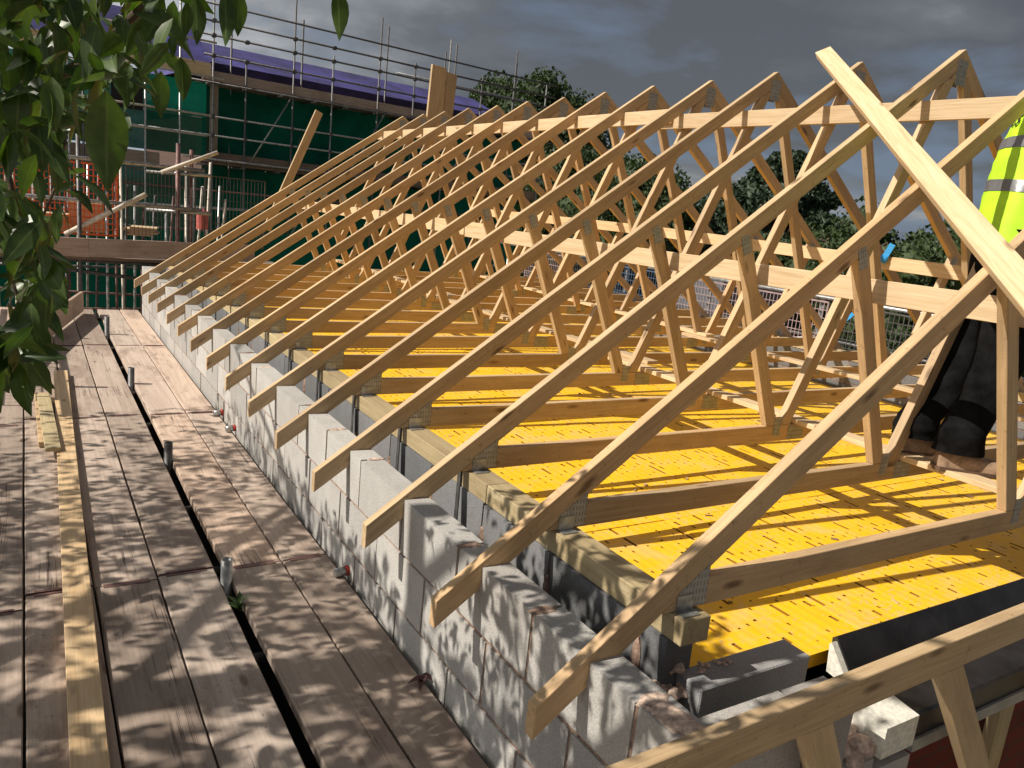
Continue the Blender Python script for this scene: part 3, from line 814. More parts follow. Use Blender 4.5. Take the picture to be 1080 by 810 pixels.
for k, (x, w) in enumerate(((.05, .85), (.98, .8))):
    o = wire_panel('brick_guard', (x, 9.74, .42), 0, w, .92, dkwire, None, .045, .30, .0028)
    tag(o, 'dark wire brick guard on the far cross scaffold, %s one' % ('left' if k == 0 else 'right'), 'brick guard', 'brick guards')
for k, (x, z, w, h, c) in enumerate([(-1.5, .32, .5, .35, (.75, .62, .42)), (-.85, .30, .7, .22, (.8, .72, .6)), (-.30, .31, .4, .38, (.82, .75, .62)), (.35, .3, .35, .12, (.78, .7, .58))]):
    mb = MB()
    for q in range(4): mb.box(-w / 2 + random.uniform(-.05, .05), w / 2 + random.uniform(-.05, .05), -.2, .2, h * q / 4 + .003, h * (q + 1) / 4, 0)
    o = mb.build('board_stack', pine_pale, M=Matrix.Translation((x, 10.9, z + .12)) @ Matrix.Rotation(random.uniform(-.2, .2), 4, 'Z'))
    tag(o, 'sunlit pile of pale boards behind the orange mesh, %s from the left' % ORD[k], 'board pile', 'pale board piles on the far scaffold')
red_can = MB(); red_can.bar((0, 0, 0), (0, 0, .24), .075, 14); red_can.bar((0, 0, .24), (0, 0, .27), .05, 12, r1=.02)
o = red_can.build('fire_extinguisher', plain('pink red paint', (.55, .14, .12), .4), M=Matrix.Translation((.98, 9.9, .62)))
tag(o, 'reddish extinguisher hanging at the end of the far cross scaffold', 'extinguisher')

# ------------------------------------------------------------------ netted building with its scaffold
def netting(name, col, alpha_gap, scale):
    m = bpy.data.materials.new(name); m.use_nodes = True; nt = m.node_tree; nt.nodes.clear()
    out = nt.nodes.new('ShaderNodeOutputMaterial'); b = nt.nodes.new('ShaderNodeBsdfPrincipled'); tr = nt.nodes.new('ShaderNodeBsdfTransparent')
    mx = nt.nodes.new('ShaderNodeMixShader'); v, r = mapping(nt, (1, 1, 1))
    n = noise_(nt, v, 1.2, 5, .6); n2 = noise_(nt, v, 7., 4, .7)
    c = ramp(nt, n, [(.3, tuple(x * .7 for x in col)), (.7, tuple(min(1, x * 1.35) for x in col))])
    L(nt, c, b.inputs['Base Color']); b.inputs['Roughness'].default_value = 1.; b.inputs['Specular IOR Level'].default_value = .0
    f = math_(nt, 'ADD', alpha_gap, math_(nt, 'MULTIPLY', n2, .05))
    L(nt, f, mx.inputs[0]); L(nt, b.outputs[0], mx.inputs[1]); L(nt, tr.outputs[0], mx.inputs[2]); L(nt, mx.outputs[0], out.inputs[0])
    bump(nt, b, n, .5, .08)
    return m
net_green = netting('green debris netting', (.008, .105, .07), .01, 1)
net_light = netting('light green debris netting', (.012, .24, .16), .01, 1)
purple = plain('purple roof membrane', (.038, .034, .15), .85, 0, .3, .9, .6, .08)
purple2 = plain('dark purple membrane edge', (.025, .016, .075), .8, 0, .35, 1.5, .4, .05)
bwall = plain('unfinished dark brick wall', (.09, .05, .04), .9)
# local frame: origin at the visible corner, u along the long face, v outward (towards us)
A = Vector((3.00, 21.0, 0)); B = Vector((8.70, 21.75, 0)); U = (B - A).normalized(); V = Vector((U.y, -U.x, 0))
def P(u, v, z): return A + U * u + V * v + Vector((0, 0, z))
Z2, Z1, Z0 = 3.86, 1.86, -.15
def sheet(name, pts_u, z0, z1, v, mat, parent, amp=.06, nz=6):
    u0, u1 = pts_u; nu = max(4, int((u1 - u0) / .25)); vs = []; fs = []
    for i in range(nu + 1):
        for j in range(nz + 1):
            u = u0 + (u1 - u0) * i / nu; z = z0 + (z1 - z0) * j / nz
            vs.append(P(u, v + amp * noise.noise(Vector((u * 1.3, z * .8, v + 3))) , z))
    for i in range(nu):
        for j in range(nz):
            a = i * (nz + 1) + j; fs.append((a, a + nz + 1, a + nz + 2, a + 1))
    return mesh_obj(name, vs, fs, mat, parent, smooth=True)
ub = empty('unfinished_building', tuple(P(4, -2, GZ)))
tag(ub, 'building under construction with purple roof membrane behind green netting', 'building')
def orient_box(name, u0, u1, v0, v1, z0, z1, mat, parent):
    vs = [P(u, v, z) for z in (z0, z1) for (u, v) in ((u0, v0), (u1, v0), (u1, v1), (u0, v1))]
    return mesh_obj(name, vs, BOXF, mat, parent)
orient_box('wall', .6, 11.2, -8.0, -1.3, GZ, Z2 - .2, bwall, ub)
# pitched roof membrane
vs = [P(-.3, -.9, Z2 + .12), P(11.6, -.9, Z2 + .12), P(11.6, -4.6, Z2 + 1.5), P(.9, -4.6, Z2 + 1.5), P(-.3, -8.6, Z2 + .1), P(11.6, -8.6, Z2 + .1)]
mesh_obj('roof', [v_ for v_ in vs], [(0, 1, 2, 3), (3, 2, 5, 4), (0, 3, 4), (1, 5, 2)], purple, ub)
mesh_obj('fascia', [P(-.3, -.86, Z2 - .05), P(11.6, -.86, Z2 - .05), P(11.6, -.86, Z2 + .46), P(-.3, -.86, Z2 + .46), P(-.3, -.82, Z2 - .05), P(11.6, -.82, Z2 - .05), P(11.6, -.82, Z2 + .46), P(-.3, -.82, Z2 + .46)],
         [(0, 1, 2, 3), (4, 5, 6, 7), (0, 1, 5, 4), (3, 2, 6, 7), (0, 3, 7, 4), (1, 2, 6, 5)], purple2, ub)
bs = empty('building_scaffold', tuple(P(4, 0, GZ)))
tag(bs, 'tall tube scaffold wrapped in dark green netting around the building on the left', 'scaffold')
# netting on the long face: lower and upper lift, recessed behind the tubes
sheet('green_netting', (.15, 11.2), Z1 + .1, Z2 - .12, -.75, net_green, bs)
sheet('green_netting', (.15, 11.2), -2.2, Z1 - .2, -.75, net_green, bs)
# boards of each lift
for z in (Z2, Z1):
    beam('board_edge', P(-.1, .0, z + .02), P(7.4, .0, z + .02), .04, .24, scaff_dark if z == Z1 else scaff, bs)
    beam('board_edge', P(7.42, .0, z + .02), P(11.4, .0, z + .02), .04, .24, scaff_dark if z == Z1 else scaff, bs)
    orient_box('deck_boards', -.1, 11.4, -.7, -.03, z - .16, z - .11, scaff_dark, bs)
    for k in range(12): pole('transom', P(.0 + k * .97, -.8, z - .2), P(.0 + k * .97, .22, z - .2), .0242, galv_dark, bs)
for k, (u, zt) in enumerate([(.15, 6.2), (1.0, 4.4), (2.3, 6.9), (3.45, 5.0), (4.9, 6.3), (6.1, 5.3), (7.3, 6.2), (8.6, 5.4), (9.9, 6.4), (11.3, 5.6)]):
    pole('standard', P(u, .08, GZ), P(u, .08, zt), .024, galv_dark if k % 3 else galv_mid, bs)
for k, (u, zt) in enumerate([(.9, 6.4), (2.9, 5.9), (5.6, 6.3), (7.7, 6.0), (8.1, 6.3), (10.6, 6.2)]):
    pole('standard', P(u, -.78, GZ), P(u, -.78, zt), .026, galv_dark, bs)
for (z, u0, u1, v, m_) in ((Z2 + 1.72, -.2, 11.7, .12, galv_dark), (Z2 + 1.33, .1, 11.7, .12, galv_dark), (Z2 + .98, -.2, 11.7, .12, galv_dark), (Z2 + .50, -.1, 11.7, .12, galv_dark), (Z2 - .16, -.4, 11.7, .14, galv_dark), (Z1 + 1.02, -2.4, 11.7, .12, galv), (Z1 + .55, -2.4, 11.7, .12, galv), (Z1 - .05, -.6, 5.3, .14, galv), (Z1 - .85, -2, 11.7, .12, galv_rust), (Z2 + 1.5, 6.1, 11.7, -.85, galv), (Z2 + 1.2, 6.0, 11.7, -.85, galv)):
    pole('ledger', P(u0, v, z), P(u1, v, z), .026, m_, bs)
for u in (.15, 1.0, 2.3, 3.45, 4.9, 6.1, 7.3, 8.6, 9.9, 11.3):
    for z in (Z2 + .98, Z2 + .5, Z1 + 1.02, Z1 + .55) + ((Z2 + 1.33,) if u not in (1.0,) else ()):
        cp = MB(); c_ = P(u, .10, z); cp.box(-.055, .055, -.05, .05, -.05, .05)
        cp.build('coupler', galv_dark, bs, M=Matrix.Translation(c_), bevel=.015)
for (u0, z0, u1, z1) in ((1.2, Z1, 2.3, Z2 - .15), (4.1, Z1, 5.2, Z2 - .15), (7.4, Z1, 8.6, Z2 - .2), (2.3, -.2, 3.4, Z1 - .2)):
    pole('brace', P(u0, .02, z0), P(u1, .02, z1), .022, galv, bs)
beam('corner_board', P(.28, -.2, Z1 - .1), P(.28, -.2, Z2 - .15), .2, .04, scaff, bs, up=V)
# returning wing to the left of the corner, lit netting and boards
w2 = empty('side_scaffold', tuple(P(-3, .3, GZ))); tag(w2, 'sunlit side wing of scaffold with bright green netting behind the leaves', 'scaffold')
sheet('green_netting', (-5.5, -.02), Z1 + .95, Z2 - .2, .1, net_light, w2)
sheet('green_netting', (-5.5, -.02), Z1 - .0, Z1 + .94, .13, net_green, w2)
sheet('green_netting', (-5.5, -.02), -2., Z1 - .4, .0, net_green, w2)
beam('fascia_board', P(-5.5, .3, Z2 + .12), P(.02, .3, Z2 + .12), .04, .30, pine_pale, w2)
beam('white_board', P(-5.5, .3, Z1 - .22), P(-1.2, .3, Z1 - .22), .04, .34, scaff, w2)
orient_box('opening_shade_panel', -2.25, -1.55, .14, .18, Z1 + .9, Z2 - .15, shade_dark, w2)  # solid dark panel, its colour painting the shade of an opening
for u in (-4.6, -3.2, -2.9, -1.55, -.75): pole('standard', P(u, .4, GZ), P(u, .4, Z2 + random.uniform(1.0, 2.4)), .026, galv if u != -2.9 else galv_dark, w2)
for (z, u0, u1, m_) in ((Z2 + .75, -5, .1, galv_pale), (Z2 - .08, -5.2, .3, galv_pale), (Z2 + 1.25, -4.7, .2, galv), (Z1 + 1.0, -5.2, .0, galv_pale), (Z1 + .5, -5.2, -.1, galv_pale)):
    pole('ledger', P(u0, .46, z), P(u1, .46, z), .026, m_, w2)
pole('brace', P(-3.1, .36, Z2 - .3), P(-2.2, .36, Z1 + 1.), .024, galv, w2)
vs = [P(-6, -.1, Z2 + .2), P(.2, -.1, Z2 + .2), P(.2, -1.8, Z2 + 1.5), P(-6, -1.8, Z2 + 1.5)]
mesh_obj('roof_sheet', vs + [v_ - Vector((0, 0, .05)) for v_ in vs], [(0, 1, 2, 3), (4, 5, 6, 7), (0, 1, 5, 4), (1, 2, 6, 5), (2, 3, 7, 6), (3, 0, 4, 7)], purple, w2)
# the lower-level scaffolding behind the cross scaffold (clutter of tubes)
lw = empty('low_scaffold', (0, 13, GZ)); tag(lw, 'tangle of tubes below and behind the far cross scaffold', 'scaffold')
rr_ = random.Random(3)
for k in range(30):
    x = -1.6 + k * .115 + rr_.uniform(-.05, .05); pole('standard', (x, 12 + rr_.uniform(-.5, 1.8), -3), (x, 12.3, rr_.uniform(.7, 1.6)), .02, rr_.choice([galv, galv_dark, galv_rust, galv_pale]), lw)
for k in range(6):
    z = -.9 + k * .33; pole('ledger', (-2, 12.4, z), (2.6, 12.6, z + rr_.uniform(-.2, .2)), .02, rr_.choice([galv, galv_dark, galv_rust]), lw)
mb = MB(); mb.box(-3, 4.5, 14.5, 14.55, -5, .35)
mb.build('green_netting', net_green, lw)

# ------------------------------------------------------------------ far side of the roof: scaffold with guards and clutter
fs_ = empty('far_side_scaffold', (6.7, 4, GZ)); tag(fs_, 'scaffold with wire guards beyond the far eaves of the roof', 'scaffold')
for k in range(8): pole('standard', (7.35, -.8 + 1.9 * k, GZ), (7.35, -.8 + 1.9 * k, .78 + .2 * (k % 2)), .0242, galv, fs_)
for z in (.12, .62): pole('rail', (7.32, -2, z), (7.32, 13, z), .0242, galv if z > .5 else galv_dark, fs_)
beam('toe_board', (7.25, -2, -.27), (7.25, 13, -.27), .038, .225, scaff, fs_)
for q in range(4): beam('deck_plank', (6.42 + q * .232, -2, SZ - .02), (6.42 + q * .232, 13, SZ - .02), .225, .038, scaff, fs_)
bwire = plain('blue grey wire', (.09, .13, .20), .5, .3); pwire = plain('pink red wire', (.34, .24, .23), .6)
for k in range(9):
    o = wire_panel('brick_guard', (7.30, -.9 + 1.42 * k, -.33), PI / 2, 1.3, .95, [dkwire, bwire, pwire][(k * 2 + (k > 4)) % 3], None, .06, .10, .0045)
    tag(o, 'wire brick guard along the far side scaffold, %s from the right' % ORD[k], 'brick guard', 'brick guards')
# site clutter on the far scaffold
def clutter(name, cat, lab, x, y, z, build):
    m_ = MB(); mats = build(m_); o = m_.build(name, mats, M=Matrix.Translation((x, y, z)) @ Matrix.Rotation(random.uniform(-.5, .5), 4, 'Z'), bevel=0)
    tag(o, lab, cat)
white_p = plain('white plastic sheet', (.72, .74, .78), .5, 0, .1, 8); pink_p = plain('pink insulation', (.72, .36, .34), .8); dkblue = plain('dark blue plastic', (.02, .06, .20), .4); grey_m = plain('grey bin', (.12, .13, .15), .5)
def tub(m_, r=.2, h=.3, mt=None):
    m_.bar((0, 0, 0), (0, 0, h), r * .8, 18, r1=r); m_.bar((0, 0, h), (0, 0, h + .02), r * 1.06, 18); return mt
clutter('bucket', 'bucket', 'dark blue tub on the far scaffold behind the middle trusses', 6.85, 5.6, SZ, lambda m_: tub(m_, .24, .42, dkblue))
clutter('bucket', 'bucket', 'black tub on the far scaffold left of the blue one', 6.85, 6.6, SZ, lambda m_: tub(m_, .2, .35, black_mem))
def bags(m_, mt, n=5):
    for k in range(n): blob(m_, (random.uniform(-.15, .15), random.uniform(-.25, .25), .06 + .1 * k), (.26, .38, .08), 0)
    return mt
clutter('sack_pile', 'sacks', 'pile of white sacks on the far scaffold behind the middle trusses', 6.85, 4.35, SZ, lambda m_: bags(m_, white_p))
clutter('sack_pile', 'sacks', 'low pile of pink sacks on the far scaffold', 6.8, 3.5, SZ, lambda m_: bags(m_, pink_p, 3))
clutter('sack_pile', 'sacks', 'white sacks farther along the far scaffold', 6.85, 7.8, SZ, lambda m_: bags(m_, white_p, 3))
clutter('sack_pile', 'sacks', 'orange sacks beside the blue tub on the far scaffold', 6.9, 5.0, SZ, lambda m_: bags(m_, orange, 2))
# parked site things at ground level beyond
def container(x, y, rot, l, w, h, mat, lab):
    t = empty('site_cabin', (x, y, GZ)); tag(t, lab, 'site cabin'); Mx = Matrix.Translation((x, y, GZ)) @ Matrix.Rotation(rot, 4, 'Z')
    m_ = MB(); m_.box(-l / 2, l / 2, -w / 2, w / 2, .1, h); 
    k = -l / 2 + .1
    while k < l / 2: m_.box(k, k + .12, -w / 2 - .03, -w / 2 - .001, .2, h - .1); m_.box(k, k + .12, w / 2 + .001, w / 2 + .03, .2, h - .1); k += .3
    m_.build('shell', mat, t, M=Mx)
    m_ = MB(); m_.box(-l / 2 - .05, l / 2 + .05, -w / 2 - .06, w / 2 + .06, h + .002, h + .1); m_.build('roof', white_p, t, M=Mx)
container(21, 17, .3, 6, 2.5, 2.6, dkblue, 'blue site cabin on the ground beyond the roof, behind wire guards')
container(27, 24, .1, 6, 2.5, 5., grey_m, 'dark grey stacked site cabin beyond the roof')
container(25, 10, .5, 6, 2.5, 2.6, white_p, 'white site cabin beyond the roof to the right')
# blue tools
def tool(p0, p1, lab):
    t = empty('hand_saw', tuple(p0)); tag(t, lab, 'saw', 'blue handled saws on the far timbers')
    p0 = Vector(p0); p1 = Vector(p1)
    beam('handle', p0, p0 + (p1 - p0) * .35, .03, .06, blue_plastic, t, up=(0, 1, 0), bevel=.008)
    beam('blade', p0 + (p1 - p0) * .352, p1, .002, .05, blue_plastic, t, up=(0, 1, 0), bevel=0)
tool((4.33, 2.22, 1.17), (4.36, 2.18, 1.31), 'blue tool standing up against the far bracing board')
tool((5.75, 3.55, .42), (5.95, 3.45, .66), 'blue tool resting at the far eaves between two struts')

# ------------------------------------------------------------------ trees far off
def tree(base, h, r, n, mat, name, label, conifer=False, group='trees beyond the site'):
    rr = random.Random(int(base[0] * 13 + base[1] * 7)); bz = GZ
    t = empty(name, (base[0], base[1], bz)); tag(t, label, 'tree', group)
    tk = MB(); tk.bar((base[0], base[1], bz), (base[0] + .2, base[1], bz + h * .7), r * .085, 8, r1=r * .04)
    for k in range(9):
        a = rr.uniform(0, 6.28); z0 = bz + h * rr.uniform(.3, .65); tk.bar((base[0], base[1], z0), (base[0] + math.cos(a) * r * .7, base[1] + math.sin(a) * r * .7, z0 + h * .18), r * .03, 5, r1=r * .01)
    tk.build('trunk', bark, t)
    # clumps
    cl = []
    nc = 90
    for k in range(nc):
        if conifer:
            f = rr.random(); z = bz + h * (.22 + .76 * f); rad = r * (1.05 - f) * rr.uniform(.3, 1.)
            a = rr.uniform(0, 6.28); cl.append((base[0] + math.cos(a) * rad, base[1] + math.sin(a) * rad, z, r * rr.uniform(.22, .4) * (1.2 - .7 * f), .35))
        else:
            d = Vector((rr.gauss(0, 1), rr.gauss(0, 1), rr.gauss(0, 1))).normalized() * rr.uniform(.35, .86)
            cl.append((base[0] + d.x * r, base[1] + d.y * r, bz + h - r * .95 + d.z * r * .98 - (0 if d.z > -.3 else 0), r * rr.uniform(.2, .36), .8))
    vs = []; fs = []
    # inner leaf mass of each clump, rough and mostly hidden by the outer leaves
    for c in cl:
        mbk = MB(); q0 = c[3] * .6; blob(mbk, (c[0], c[1], c[2]), (q0, q0, q0 * min(1, c[4] * 1.2)), 0)
        b0 = len(vs); vs += [Vector(v_) for v_ in mbk.v]; fs += [tuple(i + b0 for i in f_) for f_ in mbk.f]
    if not conifer:
        mbk = MB(); blob(mbk, (base[0], base[1], bz + h - r * .98), (r * .55, r * .55, r * .52), 0)
        b0 = len(vs); vs += [Vector(v_) for v_ in mbk.v]; fs += [tuple(i + b0 for i in f_) for f_ in mbk.f]
    for k in range(int(n * 6)):
        c = cl[rr.randrange(nc)]
        d = Vector((rr.gauss(0, 1), rr.gauss(0, 1), rr.gauss(0, 1))).normalized() * (rr.random() ** .4)
        p = Vector((c[0] + d.x * c[3], c[1] + d.y * c[3], c[2] + d.z * c[3] * c[4] * 1.1))
        s = r * rr.uniform(.018, .036); a = Vector((rr.gauss(0, 1), rr.gauss(0, 1), rr.gauss(0, 1))).normalized(); b_ = a.orthogonal().normalized()
        c2 = a.cross(b_)
        q = len(vs); vs += [p - b_ * s, p - c2 * s * .6 + a * s * .2, p + b_ * s, p + c2 * s * .6 + a * s * .2]; fs.append((q, q + 1, q + 2, q + 3))
    mesh_obj('crown', vs, fs, mat, t)

# camera numbers are needed to set trees out along bearings from the standpoint
CAM = Vector((-1.0278, -1.3418, 1.2639)); yaw, pit, rol, FPX = 0.5656, 0.2159, 0.1024, 825.34
cy_, sy_, cp_, sp_ = math.cos(yaw), math.sin(yaw), math.cos(pit), math.sin(pit)
FW = Vector((sy_ * cp_, cy_ * cp_, -sp_)); RT = Vector((cy_, -sy_, 0)); UP = RT.cross(FW)
R2 = RT * math.cos(rol) + UP * math.sin(rol); U2 = -RT * math.sin(rol) + UP * math.cos(rol)
def proj(p):
    d = Vector(p) - CAM; z = d.dot(FW)
    if z < .05: return None
    return 540 + FPX * d.dot(R2) / z, 405 - FPX * d.dot(U2) / z, z
def bearing(deg, dist): return (CAM.x + math.sin(R(deg)) * dist, CAM.y + math.cos(R(deg)) * dist)
def T(px, topy, dist, r, n, mat, name, label, **kw):
    d = FW + R2 * ((px - 540) / FPX) + U2 * ((405 - topy) / FPX); d = d * (dist / math.hypot(d.x, d.y)); p = CAM + d
    tree((p.x, p.y), p.z - GZ, r * 1.5, n, mat, name, label, **kw)
T(568, 76, 60, 3.9, 9000, treem, 'broadleaf_tree', 'rounded dark green tree rising alone above the truss peaks')
T(585, 158, 58, 4.4, 7000, treem2, 'broadleaf_tree', 'very dark tree behind the sixth and seventh trusses')
T(650, 158, 56, 4.2, 7000, treem2, 'broadleaf_tree', 'dark tree filling the view between the middle struts')
T(500, 168, 66, 4.0, 5000, treem, 'broadleaf_tree', 'dark tree showing low through the far trusses')
T(612, 150, 52, 3.6, 7000, treem, 'broadleaf_tree', 'dark green tree seen through the middle of the trusses')
T(678, 168, 48, 3.4, 7000, hedgem, 'broadleaf_tree', 'mid green tree seen between struts right of the middle')
T(735, 205, 52, 3.4, 5000, treem2, 'broadleaf_tree', 'low dark tree between the two taller ones behind the struts')
T(835, 160, 50, 4.6, 9000, treem2, 'conifer_tree', 'spreading dark conifer behind the right hand trusses', conifer=True)
T(800, 185, 58, 4.2, 6000, treem2, 'conifer_tree', 'smaller dark conifer left of the spreading one', conifer=True)
T(900, 218, 44, 3.5, 7000, hedgem, 'broadleaf_tree', 'dense green tree just left of the worker, behind the struts')
T(960, 222, 42, 3.8, 8000, hedgem, 'broadleaf_tree', 'dense dark hedge-like tree behind the diagonal brace')
T(1035, 232, 44, 4.0, 7000, hedgem, 'broadleaf_tree', 'dense green tree behind the worker')
T(1110, 225, 46, 4.2, 6000, hedgem, 'broadleaf_tree', 'green tree at the right edge behind the worker')
T(540, 180, 75, 4.4, 5000, treem2, 'broadleaf_tree', 'distant dark tree low behind the far trusses')
T(770, 232, 80, 6, 5000, treem, 'broadleaf_tree', 'distant tree filling the gap below the conifers')
T(660, 215, 85, 6, 5000, treem, 'broadleaf_tree', 'distant tree filling the gap at the middle of the roof')

# ------------------------------------------------------------------ the near tree whose leaves hang into view
nt_ = empty('leafy_tree', (-3.9, 1.6, GZ)); tag(nt_, 'leafy tree hanging its dark glossy leaves into the top left of the view', 'tree')
tk = MB()
SUN = Vector((-1.0, .22, 1.0)).normalized()   # towards the sun
def limb(pts, r0, r1):
    n_ = len(pts) - 1
    for k in range(n_): tk.bar(pts[k], pts[k + 1], r0 + (r1 - r0) * k / n_, 8, r1=r0 + (r1 - r0) * (k + 1) / n_)
limb([(-3.9, 1.6, GZ), (-3.85, 1.5, -2), (-3.7, 1.5, .4), (-3.4, 1.7, 2.2), (-3.2, 1.8, 3.6)], .16, .07)
limb([(-3.75, 1.5, -.2), (-2.9, .9, .55), (-1.9, .55, 1.05), (-1.3, .42, 1.27), (-1.0, .5, 1.45), (-.86, .62, 1.62)], .07, .006)
limb([(-1.9, .55, 1.05), (-1.5, 1.1, 1.1), (-1.22, 1.7, 1.0)], .02, .004)
limb([(-3.5, 1.6, 1.5), (-2.6, 2.6, 1.9), (-1.9, 3.6, 2.1)], .05, .01)
limb([(-3.5, 1.6, 1.5), (-2.6, .9, 2.2), (-1.8, .1, 2.3), (-1.0, -.2, 2.2)], .05, .008)
limb([(-3.2, 1.8, 3.2), (-2.4, .8, 3.2), (-1.6, -.2, 3.1)], .04, .01)
limb([(-3.4, 1.7, 2.2), (-3.0, 3.2, 2.8), (-2.6, 4.8, 3.0)], .04, .01)
def px(x, y, z): return CAM + (FW + R2 * ((x - 540) / FPX) + U2 * ((405 - y) / FPX)) * z
limb([(-1.9, .55, 1.05), px(-60, 130, 1.75), px(0, 108, 1.7), px(55, 82, 1.6), px(100, 62, 1.5), px(135, 22, 1.45), px(175, -12, 1.4), px(230, -60, 1.4)], .017, .005)
limb([px(55, 82, 1.6), px(70, 130, 1.6), px(62, 190, 1.6), px(40, 240, 1.6)], .006, .002)
limb([px(0, 150, 1.6), px(20, 230, 1.6), px(14, 300, 1.6), px(30, 345, 1.6)], .007, .002)
tk.build('trunk', bark, nt_, smooth=True)
rl = random.Random(34)
lv, lf_ = [], []
def put_leaf(p, size, down=.6):
    v_, f_ = leaf_verts(size, size * rl.uniform(.38, .5), rl.uniform(.1, .35), rl.uniform(.1, .5), 5)
    az = rl.uniform(0, 2 * PI); tilt = -R(rl.uniform(5, 85)) if rl.random() < down else R(rl.uniform(-30, 30))
    M = Matrix.Translation(p) @ Matrix.Rotation(az, 4, 'Z') @ Matrix.Rotation(tilt, 4, 'X') @ Matrix.Rotation(rl.uniform(-1., 1.), 4, 'Y')
    b_ = len(lv); lv.extend([M @ Vector(q) for q in v_]); lf_.extend([tuple(i + b_ for i in f) for f in f_])
def edge_x(y):   # how far right the leaves reach in the photograph at this height
    pts = [(-60, 215), (40, 205), (75, 160), (110, 140), (150, 118), (185, 96), (215, 84), (240, 62), (262, 60), (290, 78), (335, 70), (385, 40), (400, -4), (900, -4)]
    for (a, xa), (b, xb) in zip(pts, pts[1:]):
        if a <= y <= b: return xa + (xb - xa) * (y - a) / (b - a)
    return 215 if y < -60 else -4
def visible_ok(p, s):
    q = proj(p)
    if q is None: return (Vector(p) - CAM).length > .35
    x, y, z = q; m_ = s * FPX / z * 1.15
    if x + m_ * (1.9 if z < 1.2 else 1.1) < 0 or (y + m_ < -5 and x < 300): return True
    if z < .62 or x > 300 or y > 400: return False
    if x + m_ * .31 > edge_x(y): return False
    return True
cnt = 0
# canopy that shades the walkway
tries = 0
while cnt < 10500 and tries < 90000:
    tries += 1
    u = rl.uniform(-1.9, 1.35); v = rl.uniform(-1.6, 4.6)
    if u > .35 and v > .35: continue
    if v > 1.6 and rl.random() < (v - 1.6) * .30: continue
    if u > .36 and rl.random() < .5: continue
    t = rl.uniform(1.3, 2.6) if rl.random() < .45 else rl.uniform(2.6, 4.6)
    p = Vector((u, v, SZ)) + Vector((-1.0, .22, 1.0)) * t
    if noise.noise(Vector((p.x * 1.3, p.y * 1.3, p.z * 1.3))) < -.12: continue
    s = rl.uniform(.06, .105)
    if not visible_ok(p, s): continue
    put_leaf(p, s); cnt += 1
# leaves hanging in view at the top left
k = 0; tries = 0
while k < 900 and tries < 40000:
    tries += 1
    y = rl.uniform(-60, 392); ex = edge_x(y); x = rl.uniform(-40, max(ex, 0))
    if ex <= 0: continue
    z = rl.uniform(.95, 2.1)
    # thin out between the branch clumps
    f = noise.noise(Vector((x * .022, y * .018, 1.7)))
    if y > 130 and f < (-.12 if x < 35 else .04): continue
    if x > 110 and f < -.10: continue
    p = CAM + (FW + R2 * ((x - 540) / FPX) + U2 * ((405 - y) / FPX)) * z
    s = rl.uniform(.042, .08)
    if not visible_ok(p, s): continue
    put_leaf(p, s, .85); k += 1
# a few single hanging leaves along the top edge
for (x, y, z, s) in ((236, -12, 1.25, .085), (252, -10, 1.3, .07), (355, -14, 1.35, .085), (205, -5, 1.2, .07), (190, 60, 1.3, .07), (112, 95, .95, .12), (170, 75, 1.3, .075)):
    p = CAM + (FW + R2 * ((x - 540) / FPX) + U2 * ((405 - y) / FPX)) * z
    v_, f_ = leaf_verts(s, s * .42, .15, .3, 6)
    M = Matrix.Translation(p) @ Matrix.Rotation(R(-32 + rl.uniform(-40, 40)), 4, 'Z') @ Matrix.Rotation(-R(rl.uniform(68, 82)), 4, 'X')
    b_ = len(lv); lv.extend([M @ Vector(q) for q in v_]); lf_.extend([tuple(i + b_ for i in f) for f in f_])
fo = mesh_obj('foliage', lv, lf_, leafm, nt_, smooth=True)
at_ = fo.data.attributes.new('rib', 'FLOAT', 'POINT')
at_.data.foreach_set('value', [1.0 if i % 3 == 1 else 0.0 for i in range(len(fo.data.vertices))])

# ------------------------------------------------------------------ the worker
skinm = plain('skin', (.50, .28, .19), .5); trous = plain('black work trousers', (.006, .006, .0065), .95, 0, .4, 12, .5, .01)
trous.node_tree.nodes['Principled BSDF'].inputs['Specular IOR Level'].default_value = .12
hivis = plain('yellow hi-vis cloth', (.46, .80, .02), .7, 0, .08, 5, .5, .012); band = plain('grey reflective tape', (.16, .16, .17), .35, .2, .1, 30)
boot = plain('tan suede boot', (.32, .21, .135), .9, 0, .2, 30); sole = plain('boot sole', (.12, .07, .04), .8); hairm = plain('brown hair', (.05, .03, .02), .7)
shirt = plain('dark sweatshirt', (.02, .022, .03), .8)
def skin(name, pts, edges, radii, mat, parent, root=0, sub=2, disp=0.):
    me = bpy.data.meshes.new(name); me.from_pydata([tuple(p) for p in pts], edges, [])
    o = bpy.data.objects.new(name, me); COL.objects.link(o)
    sk = o.modifiers.new('s', 'SKIN'); sk.use_smooth_shade = True
    for i, r_ in enumerate(radii):
        rr = r_ if isinstance(r_, tuple) else (r_, r_)
        me.skin_vertices[0].data[i].radius = rr; me.skin_vertices[0].data[i].use_root = (i == root)
    ss = o.modifiers.new('u', 'SUBSURF'); ss.levels = sub; ss.render_levels = sub
    dg = bpy.context.evaluated_depsgraph_get(); dg.update()
    m2 = bpy.data.meshes.new_from_object(o.evaluated_get(dg))
    bpy.data.objects.remove(o)
    if disp:
        for v_ in m2.vertices:
            n_ = noise.noise(v_.co * 11) * .6 + noise.noise(Vector((v_.co.x * 7, v_.co.y * 7, v_.co.z * 26))) * .8
            v_.co += v_.normal * n_ * disp
    m2.materials.clear(); m2.materials.append(mat)
    for p in m2.polygons: p.use_smooth = True
    o = bpy.data.objects.new(name, m2); COL.objects.link(o)
    if parent is not None: rel(o, parent, Matrix.Identity(4))
    return o
F = Vector((.76, -.65, 0)).normalized(); S = Vector((F.y, -F.x, 0))   # forward, and the worker's right
